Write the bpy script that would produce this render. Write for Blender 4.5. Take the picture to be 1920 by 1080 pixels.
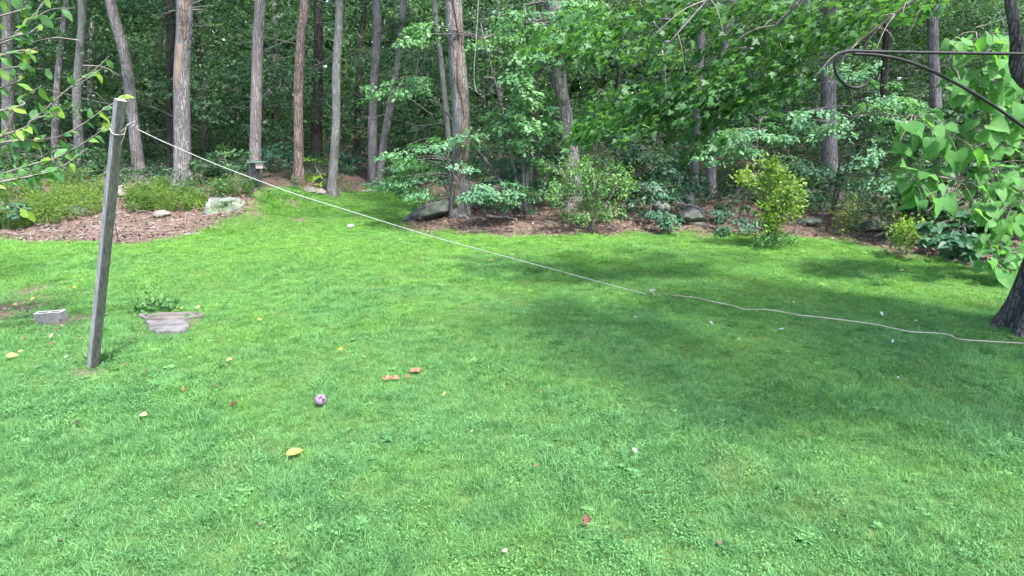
import bpy, bmesh, math, random
import numpy as np
from mathutils import Vector, noise as mnoise

random.seed(7)
RNG = np.random.default_rng(11)
for o in list(bpy.data.objects):
    bpy.data.objects.remove(o)
SC = bpy.context.scene
COL = SC.collection

# ------------------------------------------------------------------ camera, sky, sun, exposure
CAM_H = 2.25
F = 1144.0                                  # focal length in photo pixels (1920 wide)
PITCH = math.atan(300.0 / F)
cam = bpy.data.cameras.new('camera')
cam.sensor_width = 36.0
cam.lens = 36.0 * F / 1920.0
cam.clip_end = 2000.0
cam.clip_start = 0.05
camo = bpy.data.objects.new('camera', cam)
COL.objects.link(camo)
camo.location = (0, 0, CAM_H)
camo.rotation_euler = (math.pi / 2 - PITCH, 0, 0)
SC.camera = camo

SUN = Vector((0.30, -0.36, 0.883)).normalized()      # direction towards the sun
world = bpy.data.worlds.new('World')
SC.world = world
world.use_nodes = True
wn = world.node_tree
bg = wn.nodes['Background']
sky = wn.nodes.new('ShaderNodeTexSky')
sky.sky_type = 'NISHITA'
sky.sun_disc = False
sky.sun_elevation = math.asin(SUN.z)
sky.sun_rotation = math.atan2(SUN.x, SUN.y)
sky.air_density = 1.0
sky.dust_density = 2.5
sky.ozone_density = 1.0
wn.links.new(sky.outputs[0], bg.inputs[0])
bg.inputs[1].default_value = 0.15
sl = bpy.data.lights.new('sun', 'SUN')
sl.energy = 2.8
sl.angle = math.radians(5.0)
sl.color = (1.0, 0.955, 0.88)
so = bpy.data.objects.new('sun', sl)
COL.objects.link(so)
so.rotation_euler = SUN.to_track_quat('Z', 'Y').to_euler()
so.location = (8, -10, 25)
vs = SC.view_settings
vs.view_transform = 'Standard'
vs.look = 'None'
vs.gamma = 1.0
vs.use_curve_mapping = False
vs.exposure = 2.22
SC.render.engine = 'CYCLES'
cy = SC.cycles
cy.max_bounces = 7
cy.diffuse_bounces = 4
cy.glossy_bounces = 2
cy.transmission_bounces = 5
cy.transparent_max_bounces = 4
cy.use_denoising = True
try:
    cy.denoiser = 'OPENIMAGEDENOISE'
except Exception:
    pass
cy.use_adaptive_sampling = True
cy.adaptive_threshold = 0.02

# ------------------------------------------------------------------ helpers: picture <-> place
CT, ST = math.cos(PITCH), math.sin(PITCH)


def ray(px, py):
    u, v = (px - 960.0), (540.0 - py)
    return np.array([u, F * CT + v * ST, -F * ST + v * CT])


def at(px, py, d):
    r = ray(px, py)
    return np.array([r[0] / r[1] * d, d, CAM_H + r[2] / r[1] * d])


def sstep(a, b, x):
    t = np.clip((x - a) / (b - a), 0, 1)
    return t * t * (3 - 2 * t)


def zt(x, d):
    """height of the ground at (x, d)"""
    x = np.asarray(x, float)
    d = np.asarray(d, float)
    wl = sstep(-4.2, -6.4, x)
    zl = 0.17 * np.clip(d - 12.9, 0, 4.6) + 0.03 * np.clip(d - 17.5, 0, 40)
    zr = 0.05 * np.clip(d - 13.2, 0, 7) + 0.022 * np.clip(d - 19, 0, 60)
    z = zl * wl + zr * (1 - wl)
    z = z + 0.16 * np.exp(-((x + 6.3) / 1.0) ** 2 - ((d - 15.6) / 1.0) ** 2)
    wr = sstep(-2.2, -1.2, x) * sstep(9.5, 5.0, x)
    z = z + wr * 0.14 * sstep(12.9, 14.2, d)
    z = z + 0.025 * np.sin(x * 1.3 + 0.7 * np.sin(d * 0.9)) * np.sin(d * 1.1 + 1.2) + 0.012 * np.sin(x * 3.1 + d * 2.3)
    z = z + sstep(13, 17, d) * 0.05 * np.sin(x * 2.3 + 1.0) * np.sin(d * 1.9)
    return z


def gp(px, py, lift=0.0):
    r = ray(px, py)
    lo, hi = 1.0, None
    t = 1.0
    prev = 1.0
    while t < 120:
        x, z = r[0] / r[1] * t, CAM_H + r[2] / r[1] * t
        if z < zt(x, t):
            hi = t
            break
        prev = t
        t += 0.15
    if hi is None:
        hi = 60.0
        prev = 60.0
    lo = prev
    for _ in range(24):
        m = (lo + hi) / 2
        x, z = r[0] / r[1] * m, CAM_H + r[2] / r[1] * m
        if z < zt(x, m):
            hi = m
        else:
            lo = m
    x = r[0] / r[1] * hi
    return np.array([x, hi, float(zt(x, hi)) + lift])


def inpoly(X, Y, poly):
    inside = np.zeros(X.shape, bool)
    n = len(poly)
    for i in range(n):
        x1, y1 = poly[i]
        x2, y2 = poly[(i + 1) % n]
        c = ((y1 > Y) != (y2 > Y))
        xi = (x2 - x1) * (Y - y1) / (y2 - y1 + 1e-12) + x1
        inside ^= (c & (X < xi))
    return inside


# ------------------------------------------------------------------ helpers: meshes and objects
def mesh_np(name, V, FA, rnd=None, smooth=False, mats=(), fmat=None):
    """V (n,3); FA list of face index tuples or an (m,k) array"""
    me = bpy.data.meshes.new(name)
    V = np.asarray(V, np.float32)
    if isinstance(FA, np.ndarray):
        m, k = FA.shape
        me.vertices.add(len(V))
        me.vertices.foreach_set('co', V.ravel())
        me.loops.add(m * k)
        me.loops.foreach_set('vertex_index', FA.astype(np.int32).ravel())
        me.polygons.add(m)
        me.polygons.foreach_set('loop_start', np.arange(0, m * k, k, dtype=np.int32))
        me.polygons.foreach_set('loop_total', np.full(m, k, np.int32))
        me.update(calc_edges=True)
    else:
        me.from_pydata([tuple(v) for v in V], [], FA)
        me.update()
    if rnd is not None:
        a = me.attributes.new('rnd', 'FLOAT', 'POINT')
        a.data.foreach_set('value', np.asarray(rnd, np.float32))
    for mt in mats:
        me.materials.append(mt)
    if fmat is not None:
        me.polygons.foreach_set('material_index', np.asarray(fmat, np.int32))
    if smooth:
        me.polygons.foreach_set('use_smooth', np.ones(len(me.polygons), bool))
    return me


def link(name, me, parent=None, loc=None):
    o = bpy.data.objects.new(name, me)
    COL.objects.link(o)
    if parent is not None:
        o.parent = parent
    if loc is not None:
        o.location = loc
    return o


def tag(o, label=None, cat=None, group=None, kind=None):
    if label:
        o['label'] = label
    if cat:
        o['category'] = cat
    if group:
        o['group'] = group
    if kind:
        o['kind'] = kind
    return o


def thing(name, label, cat, loc, group=None):
    o = bpy.data.objects.new(name, None)
    o.empty_display_size = 0.2
    COL.objects.link(o)
    o.location = Vector([float(c) for c in loc])
    return tag(o, label, cat, group)


def part(name, me, parent):
    """mesh given in world coordinates, hung under an (unrotated) thing"""
    o = link(name, me, parent)
    p = parent
    off = Vector((0, 0, 0))
    while p is not None:
        off += p.location
        p = p.parent
    o.location = -off
    return o


class MB:
    def __init__(self):
        self.v, self.f, self.m = [], [], []
        self.n = 0

    def add(self, V, FA, mi=0):
        V = np.asarray(V, float)
        self.v.append(V)
        for f in FA:
            self.f.append(tuple(int(i) + self.n for i in f))
            self.m.append(mi)
        self.n += len(V)

    def mesh(self, name, mats, smooth=False):
        return mesh_np(name, np.concatenate(self.v), self.f, mats=mats, fmat=self.m, smooth=smooth)


def smooth_curve(pts, n):
    """Catmull-Rom through pts -> n points"""
    P = np.asarray(pts, float)
    if len(P) == 2:
        t = np.linspace(0, 1, n)[:, None]
        return P[0] * (1 - t) + P[1] * t
    Q = np.vstack([2 * P[0] - P[1], P, 2 * P[-1] - P[-2]])
    seg = np.linspace(0, len(P) - 1 - 1e-6, n)
    out = []
    for s in seg:
        i = int(s)
        t = s - i
        a, b, c, d = Q[i], Q[i + 1], Q[i + 2], Q[i + 3]
        out.append(0.5 * (2 * b + (c - a) * t + (2 * a - 5 * b + 4 * c - d) * t * t + (3 * b - a - 3 * c + d) * t ** 3))
    return np.array(out)


def tube(pts, rad, ns=8, rfun=None, cap=True):
    P = np.asarray(pts, float)
    n = len(P)
    rad = np.broadcast_to(np.asarray(rad, float), (n,))
    T = np.gradient(P, axis=0)
    T /= np.linalg.norm(T, axis=1)[:, None] + 1e-9
    ref = np.array([1.0, 0, 0]) if abs(T[0][0]) < 0.8 else np.array([0, 1.0, 0])
    u = ref - T[0] * np.dot(ref, T[0])
    u /= np.linalg.norm(u)
    V = []
    ang = np.linspace(0, 2 * math.pi, ns, endpoint=False)
    for i in range(n):
        u = u - T[i] * np.dot(u, T[i])
        u /= np.linalg.norm(u) + 1e-9
        w = np.cross(T[i], u)
        r = np.full(ns, rad[i])
        if rfun is not None:
            r = r * rfun(i / (n - 1), ang, P[i])
        V.append(P[i] + np.cos(ang)[:, None] * u * r[:, None] + np.sin(ang)[:, None] * w * r[:, None])
    V = np.concatenate(V)
    FA = []
    for i in range(n - 1):
        for j in range(ns):
            a, b = i * ns + j, i * ns + (j + 1) % ns
            FA.append((a, b, b + ns, a + ns))
    if cap:
        FA.append(tuple(range(ns - 1, -1, -1)))
        FA.append(tuple((n - 1) * ns + j for j in range(ns)))
    return V, FA


# leaf templates: x = across, y = along, z = leaf normal; base at the origin, length 1
def fanleaf(outline, mid):
    """outline right half from base to tip (x>0), mid = (y) of midrib vertices"""
    V = [(0, 0, 0)] + [(0, y, 0) for y in mid] + [(0, 1, 0)]
    nm = len(V)
    fold = 0.28
    R = [(x, y, fold * x) for x, y in outline]
    L = [(-x, y, fold * x) for x, y in outline]
    V = V + R + L
    FA = []
    for base, sgn in ((nm, 1), (nm + len(R), -1)):
        rim = [0] + [base + i for i in range(len(R))] + [nm - 1]
        # walk rim against midrib
        m = 0
        for i in range(len(rim) - 1):
            yb = V[rim[i + 1]][1]
            f = (m, rim[i], rim[i + 1]) if sgn > 0 else (m, rim[i + 1], rim[i])
            if len(set(f)) == 3:
                FA.append(f)
            while m < nm - 1 and V[m + 1][1] <= yb + 1e-6 and m + 1 != nm - 1:
                f = (m, rim[i + 1], m + 1) if sgn > 0 else (m, m + 1, rim[i + 1])
                if len(set(f)) == 3:
                    FA.append(f)
                m += 1
    V = np.array(V, float)
    V[:, 2] -= 0.22 * V[:, 1] ** 2
    return V, np.array(FA)


T_RHOMB = (np.array([(0, 0, 0), (.34, .45, .07), (0, 1, -.06), (-.34, .45, .07)], float), np.array([(0, 1, 2), (0, 2, 3)]))
T_OVAL = fanleaf([(.2, .18), (.3, .45), (.2, .78)], [.45])
T_NARROW = (np.array([(0, 0, 0), (.13, .4, .03), (0, 1, -.15), (-.13, .4, .03)], float), np.array([(0, 1, 2), (0, 2, 3)]))
T_MAPLE = fanleaf([(.16, -.06), (.5, .1), (.36, .28), (.62, .56), (.3, .55), (.17, .72)], [.3, .55])
T_HEART = fanleaf([(.14, -.1), (.34, -.08), (.47, .1), (.46, .32), (.33, .6), (.14, .84)], [.2, .5, .8])
T_LEAF = fanleaf([(.1, .06), (.24, .24), (.3, .45), (.23, .7), (.1, .9)], [.25, .5, .75])


def leaf_arrays(pos, dirv, nrm, size, tmpl, rnd=None, wid=1.0):
    TV, TF = tmpl
    pos = np.asarray(pos, float)
    N = len(pos)
    d = dirv / (np.linalg.norm(dirv, axis=1)[:, None] + 1e-9)
    s = np.cross(d, nrm)
    s /= np.linalg.norm(s, axis=1)[:, None] + 1e-9
    n = np.cross(s, d)
    size = np.broadcast_to(np.asarray(size, float), (N,))
    W = np.broadcast_to(np.asarray(wid, float), (N,))
    V = (pos[:, None, :] + size[:, None, None] * (TV[None, :, 0, None] * (s * W[:, None])[:, None, :] + TV[None, :, 1, None] * d[:, None, :]
                                                 + TV[None, :, 2, None] * n[:, None, :]))
    k = len(TV)
    FA = (TF[None] + (np.arange(N) * k)[:, None, None]).reshape(-1, 3)
    if rnd is None:
        rnd = RNG.random(N)
    return V.reshape(-1, 3), FA, np.repeat(rnd, k)


def leaf_mesh(name, groups, mat):
    """groups: list of (V, F, rnd)"""
    off = 0
    Vs, Fs, Rs = [], [], []
    for V, FA, R in groups:
        Vs.append(V)
        Fs.append(FA + off)
        Rs.append(R)
        off += len(V)
    return mesh_np(name, np.concatenate(Vs), np.concatenate(Fs), rnd=np.concatenate(Rs), mats=[mat])


def sprays(centres, outward, L, n, leaf, tmpl, droop=0.3, width=0.5, tilt=0.45, thick=0.07, shade=None):
    """flat layered sprays: every spray a fan of n leaves"""
    C = np.asarray(centres, float)
    M = len(C)
    o = np.array(outward, float)
    o[:, 2] *= 0.3
    o /= np.linalg.norm(o, axis=1)[:, None] + 1e-9
    side = np.stack([-o[:, 1], o[:, 0], np.zeros(M)], 1)
    side /= np.linalg.norm(side, axis=1)[:, None] + 1e-9
    L = np.broadcast_to(np.asarray(L, float), (M,))
    t = RNG.random((M, n)) ** 0.75
    u = RNG.uniform(-1, 1, (M, n)) * width * (1.05 - t * 0.75)
    pos = (C[:, None, :] + o[:, None, :] * (t * L[:, None])[..., None] + side[:, None, :] * (u * L[:, None])[..., None])
    pos[..., 2] += -droop * L[:, None] * t ** 1.6 + RNG.normal(0, thick, (M, n)) * L[:, None] - 0.25 * np.abs(u) * L[:, None]
    d = o[:, None, :] * (0.6 + 0 * t)[..., None] + side[:, None, :] * (np.sign(u) * RNG.uniform(.2, 1.2, (M, n)))[..., None]
    d = d + RNG.normal(0, .35, d.shape)
    d[..., 2] -= 0.35
    nr = np.zeros_like(d)
    nr[..., 2] = 1
    nr = nr + RNG.normal(0, tilt, nr.shape) + o[:, None, :] * 0.35
    base = RNG.random(M) if shade is None else shade
    r = np.clip(base[:, None] * 0.6 + RNG.random((M, n)) * 0.4, 0, 1)
    sz = leaf * RNG.uniform(.65, 1.25, (M, n))
    return leaf_arrays(pos.reshape(-1, 3), d.reshape(-1, 3), nr.reshape(-1, 3), sz.ravel(), tmpl, r.ravel())


# ------------------------------------------------------------------ materials
def newmat(name):
    m = bpy.data.materials.new(name)
    m.use_nodes = True
    nt = m.node_tree
    b = nt.nodes['Principled BSDF']
    return m, nt, b


def N(nt, typ, **kw):
    n = nt.nodes.new(typ)
    for k, v in kw.items():
        setattr(n, k, v)
    return n


def ramp(nt, fac, stops):
    r = N(nt, 'ShaderNodeValToRGB')
    e = r.color_ramp.elements
    while len(e) < len(stops):
        e.new(0.5)
    for i, (p, c) in enumerate(stops):
        e[i].position = p
        e[i].color = (c[0], c[1], c[2], 1)
    nt.links.new(fac, r.inputs[0])
    return r.outputs[0]


def noise_tex(nt, vec, scale, detail=4, rough=0.55, dist=0.0):
    n = N(nt, 'ShaderNodeTexNoise')
    n.inputs['Scale'].default_value = scale
    n.inputs['Detail'].default_value = detail
    n.inputs['Roughness'].default_value = rough
    n.inputs['Distortion'].default_value = dist
    if vec is not None:
        nt.links.new(vec, n.inputs['Vector'])
    return n.outputs[0]


def mixc(nt, fac, a, b, mode='MIX'):
    m = N(nt, 'ShaderNodeMix', data_type='RGBA', blend_type=mode)
    for sock, v in ((m.inputs[0], fac), (m.inputs[6], a), (m.inputs[7], b)):
        if hasattr(v, 'links'):
            nt.links.new(v, sock)
        elif isinstance(v, (int, float)):
            sock.default_value = v
        else:
            sock.default_value = (v[0], v[1], v[2], 1)
    return m.outputs[2]


def mathn(nt, op, a, b=None):
    m = N(nt, 'ShaderNodeMath', operation=op)
    for sock, v in ((m.inputs[0], a), (m.inputs[1], b)):
        if v is None:
            continue
        if hasattr(v, 'links'):
            nt.links.new(v, sock)
        else:
            sock.default_value = v
    return m.outputs[0]


def bump(nt, bsdf, h, strength=0.5, dist=0.02):
    b = N(nt, 'ShaderNodeBump')
    b.inputs['Strength'].default_value = strength
    b.inputs['Distance'].default_value = dist
    nt.links.new(h, b.inputs['Height'])
    nt.links.new(b.outputs[0], bsdf.inputs['Normal'])


def leafmat(name, c1, c2, c3, trans=0.35, byobj=False, patch=0.4, rough=0.5, spec=0.35, veins=False):
    m, nt, b = newmat(name)
    if byobj:
        oi = N(nt, 'ShaderNodeObjectInfo')
        f = oi.outputs['Random']
    else:
        a = N(nt, 'ShaderNodeAttribute', attribute_name='rnd')
        f = a.outputs['Fac']
    col = ramp(nt, f, [(0.0, c1), (0.55, c2), (1.0, c3)])
    g = N(nt, 'ShaderNodeNewGeometry')
    nz = noise_tex(nt, g.outputs['Position'], 0.7, 2)
    tone = ramp(nt, nz, [(0.35, (1 - patch, 1 - patch * .9, 1 - patch * .6)), (0.65, (1.0 + patch * .3, 1.0 + patch * .3, 1.0))])
    col = mixc(nt, 1.0, col, tone, 'MULTIPLY')
    if veins:
        tc0 = N(nt, 'ShaderNodeTexCoord')
        sp = N(nt, 'ShaderNodeSeparateXYZ')
        nt.links.new(tc0.outputs['Object'], sp.inputs[0])
        ax = mathn(nt, 'ABSOLUTE', sp.outputs['X'])
        ph = mathn(nt, 'MULTIPLY', mathn(nt, 'SUBTRACT', sp.outputs['Y'], mathn(nt, 'MULTIPLY', ax, .9)), 38.0)
        vv = mathn(nt, 'POWER', mathn(nt, 'ABSOLUTE', mathn(nt, 'SINE', ph)), .35)
        mid = N(nt, 'ShaderNodeMapRange')
        mid.inputs['From Min'].default_value = .006
        mid.inputs['From Max'].default_value = .02
        nt.links.new(ax, mid.inputs['Value'])
        vv = mathn(nt, 'MULTIPLY', vv, mid.outputs[0])
        col = mixc(nt, mathn(nt, 'MULTIPLY', mathn(nt, 'SUBTRACT', 1.0, vv), .55), col, (.24, .38, .18))
        blot = noise_tex(nt, tc0.outputs['Object'], 5.0, 4, .7)
        col = mixc(nt, ramp(nt, blot, [(.35, (.35, .35, .35)), (.6, (0, 0, 0))]), col, (.06, .15, .05))
        bump(nt, b, vv, .5, .02)
    nt.links.new(col, b.inputs['Base Color'])
    b.inputs['Roughness'].default_value = rough
    b.inputs['Specular IOR Level'].default_value = spec
    tr = N(nt, 'ShaderNodeBsdfTranslucent')
    tc = mixc(nt, 1.0, col, (1.25, 1.35, 0.55), 'MULTIPLY')
    nt.links.new(tc, tr.inputs[0])
    mx = N(nt, 'ShaderNodeMixShader')
    mx.inputs[0].default_value = trans
    nt.links.new(b.outputs[0], mx.inputs[1])
    nt.links.new(tr.outputs[0], mx.inputs[2])
    nt.links.new(mx.outputs[0], nt.nodes['Material Output'].inputs[0])
    return m


def barkmat(name, c1, c2, c3, vscale=1.0, bstr=0.9, moss=0.0, patch=0.5, plates=.6):
    m, nt, b = newmat(name)
    g = N(nt, 'ShaderNodeNewGeometry')
    mp = N(nt, 'ShaderNodeMapping')
    mp.inputs['Scale'].default_value = (10 * vscale, 10 * vscale, 1.2 * vscale)
    nt.links.new(g.outputs['Position'], mp.inputs['Vector'])
    wob = noise_tex(nt, g.outputs['Position'], 5.0, 3, .6)
    wv = N(nt, 'ShaderNodeVectorMath', operation='ADD')
    nt.links.new(mp.outputs[0], wv.inputs[0])
    nt.links.new(wob, wv.inputs[1])
    vo = N(nt, 'ShaderNodeTexVoronoi', feature='DISTANCE_TO_EDGE')
    vo.inputs['Scale'].default_value = 1.9
    nt.links.new(wv.outputs[0], vo.inputs['Vector'])
    n1 = noise_tex(nt, mp.outputs[0], 2.6, 7, 0.75, 0.2)
    n2 = noise_tex(nt, g.outputs['Position'], 2.1, 5, 0.65)
    col = ramp(nt, n1, [(0.26, c1), (0.5, c2), (0.74, c3)])
    crack = ramp(nt, vo.outputs['Distance'], [(0.0, (1 - plates,) * 3), (0.16, (1, 1, 1))])
    col = mixc(nt, 1.0, col, crack, 'MULTIPLY')
    tone = ramp(nt, n2, [(0.3, (1 - patch, 1 - patch, 1 - patch)), (0.7, (1.2, 1.2, 1.2))])
    col = mixc(nt, 1.0, col, tone, 'MULTIPLY')
    if moss > 0:
        n3 = noise_tex(nt, g.outputs['Position'], 4.5, 6, 0.75)
        mk = ramp(nt, n3, [(0.52, (0, 0, 0)), (0.64, (moss, moss, moss))])
        col = mixc(nt, mk, col, (0.17, 0.19, 0.15))
    nt.links.new(col, b.inputs['Base Color'])
    b.inputs['Roughness'].default_value = 0.9
    b.inputs['Specular IOR Level'].default_value = 0.2
    h = mathn(nt, 'ADD', mathn(nt, 'MULTIPLY', n1, .6), mathn(nt, 'MINIMUM', mathn(nt, 'MULTIPLY', vo.outputs['Distance'], 2.5), .5))
    bump(nt, b, h, bstr, 0.04)
    return m


def plainmat(name, c1, c2, scale=8.0, rough=0.6, spec=0.4, metal=0.0, bstr=0.3, stretch=(1, 1, 1), coord='Object', detail=5):
    m, nt, b = newmat(name)
    tc = N(nt, 'ShaderNodeTexCoord')
    mp = N(nt, 'ShaderNodeMapping')
    mp.inputs['Scale'].default_value = stretch
    nt.links.new(tc.outputs[coord], mp.inputs['Vector'])
    n1 = noise_tex(nt, mp.outputs[0], scale, detail, 0.6)
    col = ramp(nt, n1, [(0.3, c1), (0.7, c2)])
    nt.links.new(col, b.inputs['Base Color'])
    b.inputs['Roughness'].default_value = rough
    b.inputs['Specular IOR Level'].default_value = spec
    b.inputs['Metallic'].default_value = metal
    if bstr:
        bump(nt, b, n1, bstr, 0.01)
    return m


M = {}
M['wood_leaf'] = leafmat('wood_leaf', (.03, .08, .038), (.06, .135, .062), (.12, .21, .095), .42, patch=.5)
M['far_leaf'] = leafmat('far_leaf', (.05, .105, .05), (.09, .165, .075), (.15, .23, .11), .45, patch=.5)  # lighter than wood_leaf: sunlight and haze painted into the far leaves
M['bright_leaf'] = leafmat('bright_leaf', (.065, .17, .07), (.11, .245, .105), (.17, .32, .14), .4, patch=.25)
M['maple_leaf'] = leafmat('maple_leaf', (.045, .13, .04), (.075, .185, .065), (.12, .24, .095), .45, patch=.25)
M['layer_leaf'] = leafmat('layer_leaf', (.07, .18, .095), (.11, .25, .13), (.16, .32, .17), .38, patch=.2)
M['yellow_leaf'] = leafmat('yellow_leaf', (.07, .165, .027), (.14, .245, .038), (.215, .32, .06), .4, patch=.2)
M['shrub_leaf'] = leafmat('shrub_leaf', (.05, .13, .045), (.10, .215, .065), (.19, .31, .085), .35, patch=.2)
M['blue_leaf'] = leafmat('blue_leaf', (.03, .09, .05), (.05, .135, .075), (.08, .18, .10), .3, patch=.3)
M['fern_leaf'] = leafmat('fern_leaf', (.05, .125, .025), (.11, .20, .04), (.20, .27, .06), .5, patch=.3)
M['catalpa_leaf'] = leafmat('catalpa_leaf', (.065, .225, .05), (.10, .29, .08), (.165, .36, .12), .5, byobj=True, patch=.1, veins=True, rough=.62, spec=.2)
M['twig_leaf'] = leafmat('twig_leaf', (.06, .17, .07), (.10, .24, .07), (.22, .34, .05), .5, byobj=True, patch=.15)
M['weed_leaf'] = leafmat('weed_leaf', (.025, .09, .02), (.05, .15, .035), (.09, .2, .06), .35, patch=.2)
M['litter'] = leafmat('litter', (.06, .038, .031), (.15, .10, .086), (.28, .215, .19), .1, patch=.3, rough=.8)
M['bark_grey'] = barkmat('bark_grey', (.10, .09, .09), (.225, .207, .21), (.34, .32, .325), moss=.4, plates=.45)
M['bark_pink'] = barkmat('bark_pink', (.125, .095, .09), (.25, .215, .215), (.35, .315, .32), patch=.3, moss=.25, plates=.4)
M['bark_red'] = barkmat('bark_red', (.10, .065, .055), (.215, .155, .14), (.31, .25, .235), patch=.35, moss=.2)
M['bark_pale'] = barkmat('bark_pale', (.11, .11, .105), (.205, .205, .2), (.28, .28, .28), 1.6, moss=.5, patch=.35, plates=.35)
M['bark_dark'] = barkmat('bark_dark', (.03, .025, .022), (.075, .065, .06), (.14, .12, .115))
M['bark_birch'] = barkmat('bark_birch', (.10, .09, .08), (.45, .43, .40), (.62, .60, .57), .8, patch=.3)
M['bark_maple'] = barkmat('bark_maple', (.04, .036, .036), (.105, .097, .096), (.19, .178, .177), 1.3, 1.0, moss=.3, plates=.75)
M['twig'] = plainmat('twig', (.10, .08, .075), (.22, .19, .185), 30, .7)
M['deadwood'] = plainmat('deadwood', (.14, .12, .11), (.28, .26, .25), 12, .85, stretch=(1, 1, 1))
M['vine'] = plainmat('vine', (.09, .05, .035), (.2, .12, .09), 14, .85)
M['scar'] = plainmat('scar', (.13, .085, .065), (.23, .18, .155), 5, .85, stretch=(4, 4, .6))


def rockmat(name, c1, c2, c3, moss):
    m, nt, b = newmat(name)
    tc = N(nt, 'ShaderNodeTexCoord')
    n1 = noise_tex(nt, tc.outputs['Object'], 3.0, 6, 0.65)
    n2 = noise_tex(nt, tc.outputs['Object'], 6.0, 5, 0.7, 0.6)
    n3 = noise_tex(nt, tc.outputs['Object'], 1.7, 4, 0.6)
    col = ramp(nt, n1, [(0.3, c1), (0.6, c2)])
    lich = ramp(nt, n2, [(0.52, (0, 0, 0)), (0.62, (1, 1, 1))])
    col = mixc(nt, lich, col, c3)
    mo = ramp(nt, n3, [(0.48, (0, 0, 0)), (0.62, (moss, moss, moss))])
    col = mixc(nt, mo, col, (.07, .12, .04))
    nt.links.new(col, b.inputs['Base Color'])
    b.inputs['Roughness'].default_value = .9
    bump(nt, b, n1, .8, .05)
    return m


M['rock_lichen'] = rockmat('rock_lichen', (.07, .07, .067), (.13, .13, .128), (.25, .265, .26), .8)
M['rock_grey'] = rockmat('rock_grey', (.06, .058, .06), (.12, .117, .122), (.17, .17, .172), .5)
M['rock_dark'] = rockmat('rock_dark', (.035, .035, .035), (.075, .075, .078), (.13, .135, .135), .4)
M['rock_pink'] = rockmat('rock_pink', (.11, .085, .08), (.18, .145, .14), (.22, .2, .195), .35)

# ground: soil and lawn floor share one sheet, mixed by the "lawn" attribute
def groundmat():
    m, nt, b = newmat('ground')
    g = N(nt, 'ShaderNodeNewGeometry')
    P = g.outputs['Position']
    n1 = noise_tex(nt, P, 14, 6, .7)
    n2 = noise_tex(nt, P, 1.3, 4, .6)
    soil = ramp(nt, n1, [(.3, (.045, .031, .027)), (.5, (.115, .078, .067)), (.72, (.20, .155, .138))])
    soil = mixc(nt, ramp(nt, n2, [(.45, (0, 0, 0)), (.65, (.6, .6, .6))]), soil, (.055, .06, .03))
    thatch = ramp(nt, n1, [(.3, (.035, .07, .02)), (.6, (.07, .13, .035)), (.8, (.14, .15, .07))])
    a = N(nt, 'ShaderNodeAttribute', attribute_name='lawn')
    col = mixc(nt, a.outputs['Fac'], soil, thatch)
    nt.links.new(col, b.inputs['Base Color'])
    b.inputs['Roughness'].default_value = .95
    b.inputs['Specular IOR Level'].default_value = .1
    bump(nt, b, n1, .8, .03)
    return m


M['ground'] = groundmat()


def grassmat(name, yellow_green, blue, dry, trans=.35):
    m, nt, b = newmat(name)
    a = N(nt, 'ShaderNodeAttribute', attribute_name='rnd')
    g = N(nt, 'ShaderNodeNewGeometry')
    P = g.outputs['Position']
    n1 = noise_tex(nt, P, .55, 3, .6, .3)
    n2 = noise_tex(nt, P, 2.6, 3, .6)
    n3 = noise_tex(nt, P, .9, 4, .65, .5)
    sep = N(nt, 'ShaderNodeSeparateXYZ')
    nt.links.new(P, sep.inputs[0])
    # light painted into the grass: sunlit yellow towards the wood, sky-tinted blue-green near
    far = N(nt, 'ShaderNodeMapRange')
    far.inputs['From Min'].default_value = 4.5
    far.inputs['From Max'].default_value = 12.5
    nt.links.new(sep.outputs['Y'], far.inputs['Value'])
    f = mathn(nt, 'ADD', mathn(nt, 'MULTIPLY', far.outputs[0], .65), mathn(nt, 'MULTIPLY', mathn(nt, 'SUBTRACT', n1, .5), 1.6))
    f = mathn(nt, 'ADD', f, mathn(nt, 'MULTIPLY', mathn(nt, 'SUBTRACT', n2, .5), .7))
    f = mathn(nt, 'ADD', f, .15)
    col = ramp(nt, f, [(.1, blue), (.85, yellow_green)])
    tone = ramp(nt, a.outputs['Fac'], [(0, (.62, .68, .6)), (.8, (1.12, 1.08, 1.0)), (1, (1.4, 1.3, 1.25))])
    col = mixc(nt, 1.0, col, tone, 'MULTIPLY')
    n5 = noise_tex(nt, P, 4.5, 4, .65, .6)
    col = mixc(nt, 1.0, col, ramp(nt, n5, [(.32, (.62, .72, .66)), (.5, (1, 1, 1)), (.68, (1.22, 1.14, 1.05))]), 'MULTIPLY')
    dr = ramp(nt, n3, [(.58, (0, 0, 0)), (.74, (.42, .42, .42))])
    col = mixc(nt, dr, col, dry)
    nt.links.new(col, b.inputs['Base Color'])
    b.inputs['Roughness'].default_value = .55
    b.inputs['Specular IOR Level'].default_value = .3
    tr = N(nt, 'ShaderNodeBsdfTranslucent')
    nt.links.new(mixc(nt, 1.0, col, (1.2, 1.3, .6), 'MULTIPLY'), tr.inputs[0])
    mx = N(nt, 'ShaderNodeMixShader')
    mx.inputs[0].default_value = trans
    nt.links.new(b.outputs[0], mx.inputs[1])
    nt.links.new(tr.outputs[0], mx.inputs[2])
    nt.links.new(mx.outputs[0], nt.nodes['Material Output'].inputs[0])
    return m


M['grass'] = grassmat('grass', (.156, .34, .075), (.106, .265, .103), (.23, .24, .11))
M['clover'] = grassmat('clover', (.13, .30, .065), (.088, .235, .085), (.18, .23, .10), .3)

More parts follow.
